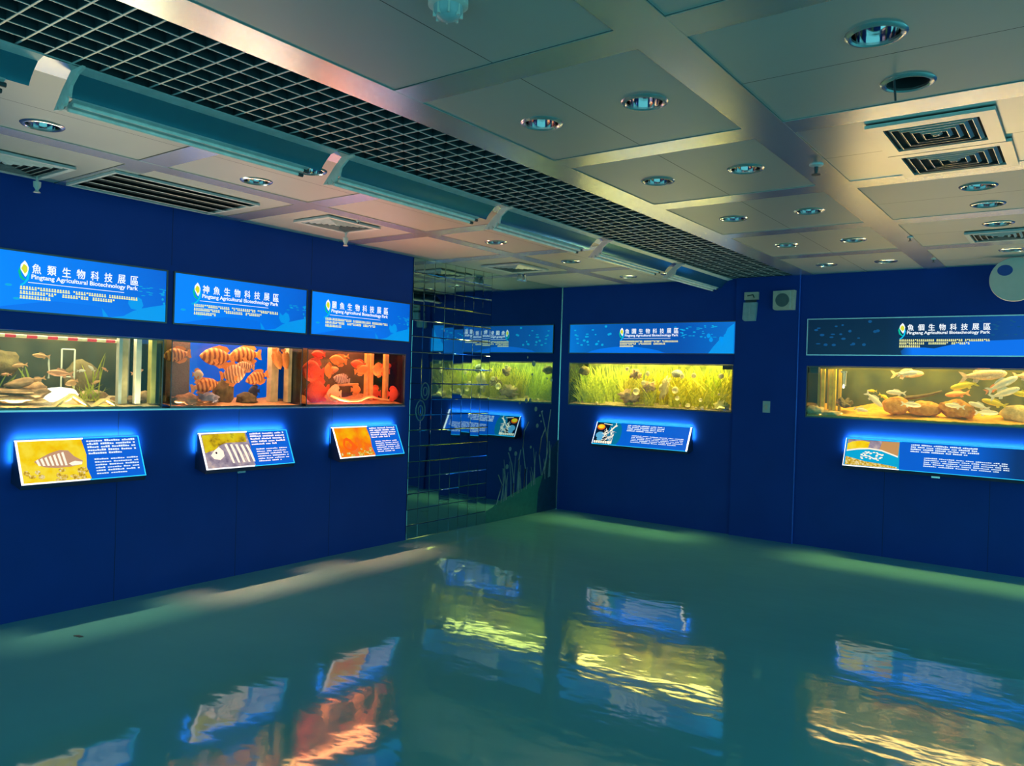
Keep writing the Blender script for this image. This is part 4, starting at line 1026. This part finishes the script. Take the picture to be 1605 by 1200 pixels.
# ------------------------------------------------------------------ rocks, plants and tank fittings
RM = {
    'slab': mat('rock_slab', (0.62, 0.36, 0.18), 0.8, scale=14, col2=(0.20, 0.12, 0.06), bump=0.5, bscale=40),
    'ochre': mat('rock_ochre', (0.62, 0.42, 0.22), 0.8, scale=20, col2=(0.34, 0.20, 0.10), bump=0.5, bscale=50),
    'rust': mat('rock_rust', (0.62, 0.27, 0.10), 0.8, scale=18, col2=(0.22, 0.10, 0.05), bump=0.6, bscale=50),
    'slate': mat('rock_slate', (0.16, 0.17, 0.26), 0.8, scale=18, col2=(0.40, 0.40, 0.52), bump=0.6),
    'brown': mat('rock_brown', (0.11, 0.08, 0.04), 0.85, scale=16, col2=(0.24, 0.20, 0.08), bump=0.8, bscale=30),
    'sandstone': mat('rock_sandstone', (0.50, 0.21, 0.04), 0.85, scale=30, col2=(0.80, 0.42, 0.10), bump=0.8, bscale=60),
    'cream': mat('rock_cream', (0.78, 0.62, 0.30), 0.85, scale=25, var=0.25, bump=0.7, bscale=60),
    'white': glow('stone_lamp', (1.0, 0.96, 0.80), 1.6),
    'tile': mat('ridge_clay', (0.70, 0.52, 0.20), 0.7, scale=30, var=0.2),
    'mauve': mat('driftwood_mauve', (0.34, 0.20, 0.15), 0.85, scale=30, col2=(0.50, 0.33, 0.26), bump=0.8, bscale=50),
    'pebble': mat('pale_pebble', (0.62, 0.48, 0.32), 0.6, var=0.15),
    'wood': mat('pale_wood', (0.80, 0.42, 0.18), 0.6, scale=14, var=0.2),
    'umber': mat('umber_slab', (0.16, 0.10, 0.075), 0.85, scale=120, col2=(0.26, 0.16, 0.12), bump=0.4, bscale=120),
}
def rock(name, label, loc, sz, seed, ma, amp=0.35, freq=1.6, grp=None, sub=3, rot=0.0, tilt=0.0, cat='rock'):
    bm = bmesh.new()
    bmesh.ops.create_icosphere(bm, subdivisions=sub, radius=1.0)
    for v in bm.verts:
        d = v.co.normalized()
        q = 1 + amp * noise.noise(d * freq + Vector((seed * 3.1, seed, 0))) + amp * 0.4 * noise.noise(d * freq * 3 + Vector((seed, 0, seed)))
        v.co = Vector((d.x * sz[0], d.y * sz[1], d.z * sz[2])) * q
    bm.transform(Matrix.Rotation(tilt, 4, 'Y'))
    me = bpy.data.meshes.new(name); bm.to_mesh(me); bm.free()
    me.shade_smooth(); me.materials.append(RM[ma])
    o = bpy.data.objects.new(name, me); C.objects.link(o)
    o.location = loc
    o.rotation_euler = (0, 0, (L90 if loc[0] < -0.01 else 0) + rot)
    return tag(o, label, cat, grp)
gr1 = 'flat rocks of the shell-rock tank'
rock('rock', 'flat brown rock on top of the slab pile', (-.15, -6.06, 1.475), (.085, .06, .030), 1, 'slab', grp=gr1, tilt=-.3)
rock('rock', 'widest flat slab across the rock pile', (-.15, -6.10, 1.425), (.15, .09, .022), 2, 'slab', grp=gr1)
rock('rock', 'dark rounded slab at the right of the pile', (-.12, -5.99, 1.405), (.085, .07, .034), 3, 'slab', grp=gr1, tilt=-.2)
rock('rock', 'low slab at the front foot of the pile', (-.10, -6.13, 1.375), (.13, .07, .022), 4, 'ochre', grp=gr1)
rock('rock', 'brown domed rock left behind the white stone', (-.28, -5.92, 1.44), (.07, .06, .045), 5, 'slab', grp=gr1)
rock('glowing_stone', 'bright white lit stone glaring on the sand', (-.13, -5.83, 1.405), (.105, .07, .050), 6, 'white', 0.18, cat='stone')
rock('rock', 'ochre rock behind the small clay ridge', (-.22, -5.57, 1.40), (.085, .06, .035), 7, 'ochre', grp=gr1)
rock('rock', 'flat pointed rock at the foot of the filter posts', (-.16, -5.36, 1.375), (.11, .07, .020), 8, 'slab', grp=gr1)
rock('rock', 'round ochre rock at the last glass corner', (-.18, -5.235, 1.39), (.04, .05, .045), 9, 'ochre', grp=gr1)
rock('rock', 'dark big rock looming behind in upper left', (-.40, -6.12, 1.60), (.16, .04, .09), 10, 'brown', grp=gr1)
rock('rock', 'dark rock behind the tall grass leaves', (-.39, -5.58, 1.50), (.12, .04, .12), 11, 'brown', grp=gr1)
def ridge(label, y, z, wd, ht, d0=-.02, d1=-.12):
    a = MB(); q = [(-wd, 0), (-wd * .86, 0), (0, ht * .80), (wd * .86, 0), (wd, 0), (wd * .1, ht), (-wd * .1, ht)]
    a.prism([(0, yy, zz) for yy, zz in q], (d1 - d0, 0, 0))
    tag(a.build('clay_ridge', RM['tile'], None, False, (d0, y, z)), label, 'ornament', 'clay ridge tiles')
ridge('large clay ridge tile forming a dark tent on the sand', -5.79, 1.33, .115, .085)
ridge('small clay ridge tile beside the large one', -5.57, 1.33, .075, .05, -.022, -.10)
GM = {'grass': mat('leaf_green', (0.30, 0.42, 0.05), 0.5, scale=12, var=0.35), 'lime': mat('leaf_lime', (0.26, 0.36, 0.02), 0.5, scale=38, col2=(0.72, 0.74, 0.05)), 'gold': mat('leaf_gold', (0.34, 0.36, 0.02), 0.5, scale=38, col2=(0.92, 0.74, 0.06)), 'deep': mat('leaf_deep', (0.32, 0.46, 0.03), 0.5, scale=12, var=0.3)}
def clump(label, loc, n, hmin, hmax, spread, ma, seed, lean=0.0, width=0.010, zmax=None, grp=None, name='grass_clump', bow=1.0):
    rn = random.Random(seed)
    mb = MB()
    left = loc[0] < -0.01
    for _ in range(n):
        h = rn.uniform(hmin, hmax); a = rn.uniform(-1, 1) * spread + lean; b = rn.uniform(-0.5, 0.5) * spread
        x0, y0 = rn.uniform(-.03, .03) * (1 + spread * 2), rn.uniform(-.03, .03)
        wd = width * rn.uniform(.7, 1.3); sg = 7
        cur = rn.uniform(0.2, 1.2) * bow
        vs = []
        for k in range(sg + 1):
            q = k / sg
            x = x0 + a * h * (q + cur * q * q) * .75; y = y0 + b * h * q * .7; z = h * (q - 0.16 * abs(a) * cur * q * q)
            ww = wd * (0.75 + 0.5 * q - 1.2 * q ** 4) / 2
            vs += [(x - ww, y - ww * .5, z), (x + ww, y + ww * .5, z), (x, y + ww * .6 + 0.0015, z)]
        fs = []
        for k in range(sg):
            for c in range(3):
                fs.append((k * 3 + c, k * 3 + (c + 1) % 3, k * 3 + 3 + (c + 1) % 3, k * 3 + 3 + c))
        if zmax: vs = [(x, y, min(z, zmax - loc[2] - 0.002 * (1 + abs(x) * 5))) for x, y, z in vs]
        mb.add(vs, fs)
    o = mb.build(name, GM[ma], None, True, loc)
    o.rotation_euler = (0, 0, L90 if left else 0)
    return tag(o, label, 'water plant', grp)
clump('low bushy grass tuft beside the white stone', (-.16, -5.62, 1.36), 34, .06, .15, .9, 'lime', 1, width=.008)
clump('tall thin grass leaves reaching up behind clay ridge', (-.20, -5.56, 1.37), 5, .22, .34, .22, 'lime', 2, width=.012)
clump('two short green leaves behind the slab pile', (-.18, -6.05, 1.47), 3, .09, .13, .5, 'grass', 3, width=.014)
clump('green leaf tips at the picture edge of shell tank', (-.18, -6.18, 1.44), 4, .07, .12, .8, 'grass', 4, width=.014)
PM = {'silver': mat('post_silver', (0.50, 0.50, 0.46), 0.3, metal=.3), 'tan': mat('post_tan', (0.60, 0.48, 0.25), 0.6, var=.2), 'grey': mat('post_grey', (0.32, 0.33, 0.32), 0.5), 'bright': mat('post_bright', (0.86, 0.82, 0.68), 0.4), 'olive': mat('post_olive', (0.45, 0.42, 0.12), 0.6, var=.2),
      'pale': mat('pipe_pale', (0.62, 0.68, 0.60), 0.4), 'gold': mat('pipe_gold', (0.85, 0.62, 0.08), 0.5, var=.25), 'mustard': mat('pipe_mustard', (0.55, 0.40, 0.06), 0.5), 'orange': mat('pipe_orange', (0.88, 0.46, 0.16), 0.4, var=.2), 'amber': mat('pipe_amber', (0.55, 0.30, 0.10), 0.5, var=.3)}
def posts(label, items, z0, z1, name='filter_column', grp=None, wall='L'):
    """items: (a0, a1, d0, d1, material, part name)"""
    it = items[0]
    o = thing(name, label, 'tank fitting', (-(it[2]), it[0], z0) if wall == 'L' else (it[0], it[2], z0), LOCAL[wall], grp)
    for a0, a1, d0, d1, ma, nm in items:
        mb = MB(); mb.box(a0 - it[0], a1 - it[0], d0 - it[2], d1 - it[2], 0.0, z1 - z0)
        mb.build(nm, PM[ma] if ma in PM else M[ma], o)
    return o
posts('row of pale filter posts closing the end of shell tank', [(-5.478, -5.455, .06, .10, 'silver', 'post'), (-5.445, -5.405, .08, .12, 'tan', 'post'), (-5.395, -5.375, .12, .15, 'grey', 'post'), (-5.362, -5.325, .05, .09, 'bright', 'post'), (-5.315, -5.245, .20, .206, 'glassg', 'glass_sheet'), (-5.245, -5.210, .06, .11, 'olive', 'post')], 1.345, 1.80)
o = tag(MB().tube([(0, 0, 0), (0.004, 0.002, .05), (-0.003, 0, .10), (0, 0, .15)], .006, 6).build('air_tube', PM['pale'], None, True, (-.2, -5.87, 1.51)), 'thin white air tube upright among the orange fish', 'tank fitting')
o = thing('glass_ladder', 'pale glass frame with two uprights and a rung', 'tank fitting', (-.34, -5.73, 1.40))
for dy in (0.0, .085): MB().tube([(0, dy, 0), (0, dy, .31)], .006, 6).build('upright', PM['pale'], o, True)
MB().tube([(0, 0, .12), (0, .085, .12)], .005, 6).build('rung', PM['pale'], o, True)
MB().tube([(0, 0, .31), (0, .085, .31)], .005, 6).build('rung', PM['pale'], o, True)
cm = {'r': mat('stripe_red', (0.85, 0.05, 0.09), 0.4), 'c': mat('stripe_cream', (0.9, 0.8, 0.5), 0.4)}
o = thing('striped_reflection', 'red and cream striped reflection along the shell tank top, built as a bar', 'tank fitting', (-.10, -6.36, 1.775), L90)  # striped reflection under the tank top, modelled as coloured bands
for k in range(15): MB().tube([(k * .062, 0, 0), (k * .062 + .0615, 0, 0)], .011, 8).build('red_band' if k % 2 else 'cream_band', cm['r' if k % 2 else 'c'], o, True)
# blue tank fittings
tag(MB().box(-.40, -.17, -5.075, -4.885, 1.335, 1.83).build('stone_slab', RM['umber']), 'dark speckled brown slab against the end of blue tank', 'rock')
posts('two broad tan pipes at the end of blue tank', [(-4.155, -4.085, .16, .22, 'tan', 'pipe'), (-4.015, -3.98, .12, .18, 'tan', 'pipe'), (-4.085, -4.015, .26, .27, 'amber', 'pipe')], 1.345, 1.80)
gr2 = 'rocks of the blue tank'
rock('rock', 'orange rubble heap at the brown slab foot', (-.10, -4.95, 1.365), (.11, .07, .045), 13, 'rust', .6, 2.6, gr2)
rock('rock', 'bluish knobbly rock beside the orange rubble', (-.11, -4.77, 1.375), (.09, .06, .05), 14, 'slate', .6, 2.6, gr2)
rock('rock', 'dark upright craggy rock in the centre of blue tank', (-.22, -4.565, 1.41), (.085, .06, .11), 15, 'brown', .5, 2.2, gr2)
rock('rock', 'low dark pointed rock right of the craggy one', (-.22, -4.34, 1.365), (.09, .06, .055), 16, 'brown', .5, 2.2, gr2)
rock('rock', 'orange stones scattered between slate and craggy rock', (-.09, -4.86, 1.345), (.14, .05, .025), 17, 'rust', .7, 3.2, gr2)
# red tank fittings
posts('first pair of orange pipes in the red tank', [(-3.060, -3.030, .20, .23, 'orange', 'pipe'), (-3.020, -2.985, .18, .21, 'orange', 'pipe')], 1.36, 1.80, 'pipe_pair', 'orange pipe pairs')
posts('second pair of orange pipes, next to the mirror end', [(-2.875, -2.855, .14, .17, 'orange', 'pipe'), (-2.835, -2.805, .16, .19, 'orange', 'pipe')], 1.36, 1.80, 'pipe_pair', 'orange pipe pairs')
tag(MB().tube([(-.07, -3.60, 1.41), (-.06, -3.50, 1.375), (-.06, -3.38, 1.355), (-.06, -3.26, 1.36), (-.065, -3.17, 1.39), (-.07, -3.10, 1.395), (-.08, -3.0, 1.37), (-.09, -2.86, 1.36)], .016, 8, .010).build('wood_branch', RM['wood'], None, True), 'pale wavy branch lying along the red tank floor', 'driftwood')
tag(MB().tube([(-.2, -3.43, 1.495), (-.2, -3.30, 1.50), (-.2, -3.16, 1.505)], .012, 8).build('wood_stick', RM['wood'], None, True), 'short level stick above the low orange fish', 'driftwood')
# planted tank
gp = 'yellow-green grass clumps of the planted tank'
rn = random.Random(3)
xs = [0.20, 0.30, 0.40, 0.52, 0.66, 0.80, 0.98, 1.16, 1.28, 1.40, 1.54, 1.66, 1.78, 1.90, 2.02, 2.12]
for i, x in enumerate(xs):
    ma = 'deep' if i < 2 else ('lime' if i < 5 or i in (12, 13) else 'gold')
    clump('tall yellow-green grass clump packed in the planted tank', (x, .26 + .12 * rn.random(), 1.34), 40, .26, .50, .34, ma, 40 + i, -.18 if i < 4 else (.15 if 5 < i < 8 else 0.02), .013, 1.815, gp)
for i, x in enumerate([0.24, 0.37, 0.50, 0.90, 1.16, 1.50, 1.62, 1.80, 1.92, 2.04]):
    ma = 'lime' if i < 3 else 'gold'
    clump('bright grass clump in front row of the planted tank', (x, .11 + .05 * rn.random(), 1.335), 24, .16, .40, .55, ma, 80 + i, -.25 if i < 3 else .05, .011, 1.812, 'front row grass clumps of the planted tank', bow=1.4)
gr3 = 'rocks of the planted tank'
rock('driftwood_lump', 'mauve-brown driftwood lump low in the planted tank', (.90, .14, 1.43), (.11, .06, .075), 21, 'mauve', .9, 4.5, gr3, cat='driftwood')
rock('driftwood_lump', 'pink-brown driftwood knot in the planted tank middle', (1.14, .15, 1.55), (.085, .05, .05), 22, 'mauve', 1.0, 4.5, gr3, cat='driftwood')
rock('driftwood_lump', 'dark pink driftwood knob near the planted tank top', (.97, .16, 1.70), (.055, .04, .055), 23, 'mauve', .9, 4.5, gr3, cat='driftwood')
rock('coral_stone', 'pale lacy coral stone arching in the planted tank', (1.36, .13, 1.56), (.055, .04, .11), 24, 'pebble', .9, 6.0, gr3, tilt=.25)
rock('rock', 'pale tan rock in the lower far corner of planted tank', (2.06, .10, 1.375), (.075, .06, .06), 25, 'cream', .5, 2.6, gr3)
rock('rock', 'grey smooth stone behind grass near planted tank top', (1.47, .22, 1.72), (.07, .04, .045), 26, 'slate', .2, 1.5, gr3)
rock('rock', 'brown mossy ball in the upper corner of planted tank', (.28, .12, 1.73), (.07, .05, .055), 27, 'brown', .3, 2.0, gr3)
for i, (x, z, r) in enumerate(((1.03, 1.50, .045), (1.52, 1.53, .042), (1.55, 1.44, .028), (1.68, 1.36, .03), (1.83, 1.43, .022), (1.85, 1.34, .022), (1.17, 1.71, .028), (1.60, 1.69, .03), (1.74, 1.70, .03), (2.06, 1.70, .03), (1.78, 1.335, .016), (.50, 1.335, .022), (2.04, 1.50, .015), (1.12, 1.60, .03), (.90, 1.76, .025))):
    rock('pale_snail', 'pale round snail among the planted tank grass', (x, .065, z), (r, r * .7, r), 60 + i, 'pebble', .12, 2.0, 'pale snails among the grass', 2, cat='snail')
tag(MB().box(2.08, 2.19, .05, .10, 1.775, 1.815).build('pump_head', M['dark'], None), 'black pump head in the upper corner of planted tank', 'pump')
# carp tank
posts('yellow pipe bundle at the end of the carp tank', [(3.06, 3.085, .16, .20, 'mustard', 'pipe'), (3.10, 3.13, .14, .18, 'gold', 'pipe'), (3.14, 3.165, .22, .25, 'mustard', 'pipe'), (3.175, 3.205, .15, .19, 'gold', 'pipe'), (3.215, 3.24, .13, .17, 'gold', 'pipe'), (3.25, 3.275, .20, .23, 'mustard', 'pipe')], 1.36, 1.80, wall='B')
o = thing('tank_thermometer', 'small glass thermometer hanging beside the yellow pipes', 'thermometer', (3.325, .10, 1.62))
MB().tube([(0, 0, .03), (0, 0, .15)], .010, 8).build('glass_stem', PM['pale'], o, True)
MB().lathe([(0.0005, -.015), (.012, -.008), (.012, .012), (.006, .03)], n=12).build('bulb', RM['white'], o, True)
MB().box(.012, .022, -.006, .006, .01, .15).build('scale_strip', PM['bright'], o)
MB().box(-.03, .03, -.006, .006, .145, .16).build('clip', PM['pale'], o)
tag(MB().box(3.01, 3.09, .05, .12, 1.755, 1.815).build('filter_box', M['dark'], None), 'dark filter box in the upper corner of carp tank', 'filter')
o = thing('cone_cluster', 'cluster of dark brown cones beside the yellow pipes', 'ornament', (3.325, .16, 1.44))
rn = random.Random(9)
for k in range(12):
    a = rn.uniform(0, 6.28); b = rn.uniform(-.2, 1.2)
    d = Vector((math.cos(a) * math.cos(b), math.sin(a) * math.cos(b), math.sin(b)))
    MB().tube([d * .015, d * .05, d * .085], .030, 8, .012).build('cone', RM['mauve'] if k % 4 == 0 else RM['brown'], o, True)
gr4 = 'rocks of the carp tank'
rock('rock', 'round-topped sandstone block in the carp tank', (3.80, .17, 1.455), (.125, .09, .09), 31, 'sandstone', .14, 2.5, gr4)
rock('rock', 'low crumbling sandstone block beside the round one', (4.05, .18, 1.435), (.14, .09, .075), 32, 'sandstone', .22, 3.0, gr4)
rock('rock', 'pointed leaf-shaped sandstone rock in the carp tank', (4.33, .16, 1.445), (.14, .08, .085), 33, 'sandstone', .4, 1.8, gr4, tilt=.2)
rock('rock', 'cream rubble by the yellow pipes in carp tank', (3.06, .08, 1.375), (.09, .06, .05), 34, 'cream', .5, 3.0, gr4)
rock('rock', 'low cream rubble in front of the cone cluster', (3.21, .07, 1.35), (.11, .05, .028), 35, 'cream', .6, 3.0, gr4)
rock('rock', 'golden dune rock with a dark hollow at picture edge', (4.86, .20, 1.42), (.20, .12, .085), 36, 'cream', .3, 1.6, gr4)
tag(MB().tube([(3.86, .26, 1.53), (3.98, .26, 1.55), (4.08, .25, 1.575), (4.18, .25, 1.61)], .022, 8, .008).build('wood_branch', RM['brown'], None, True), 'dark driftwood branch slanting behind the sandstone rocks', 'driftwood')
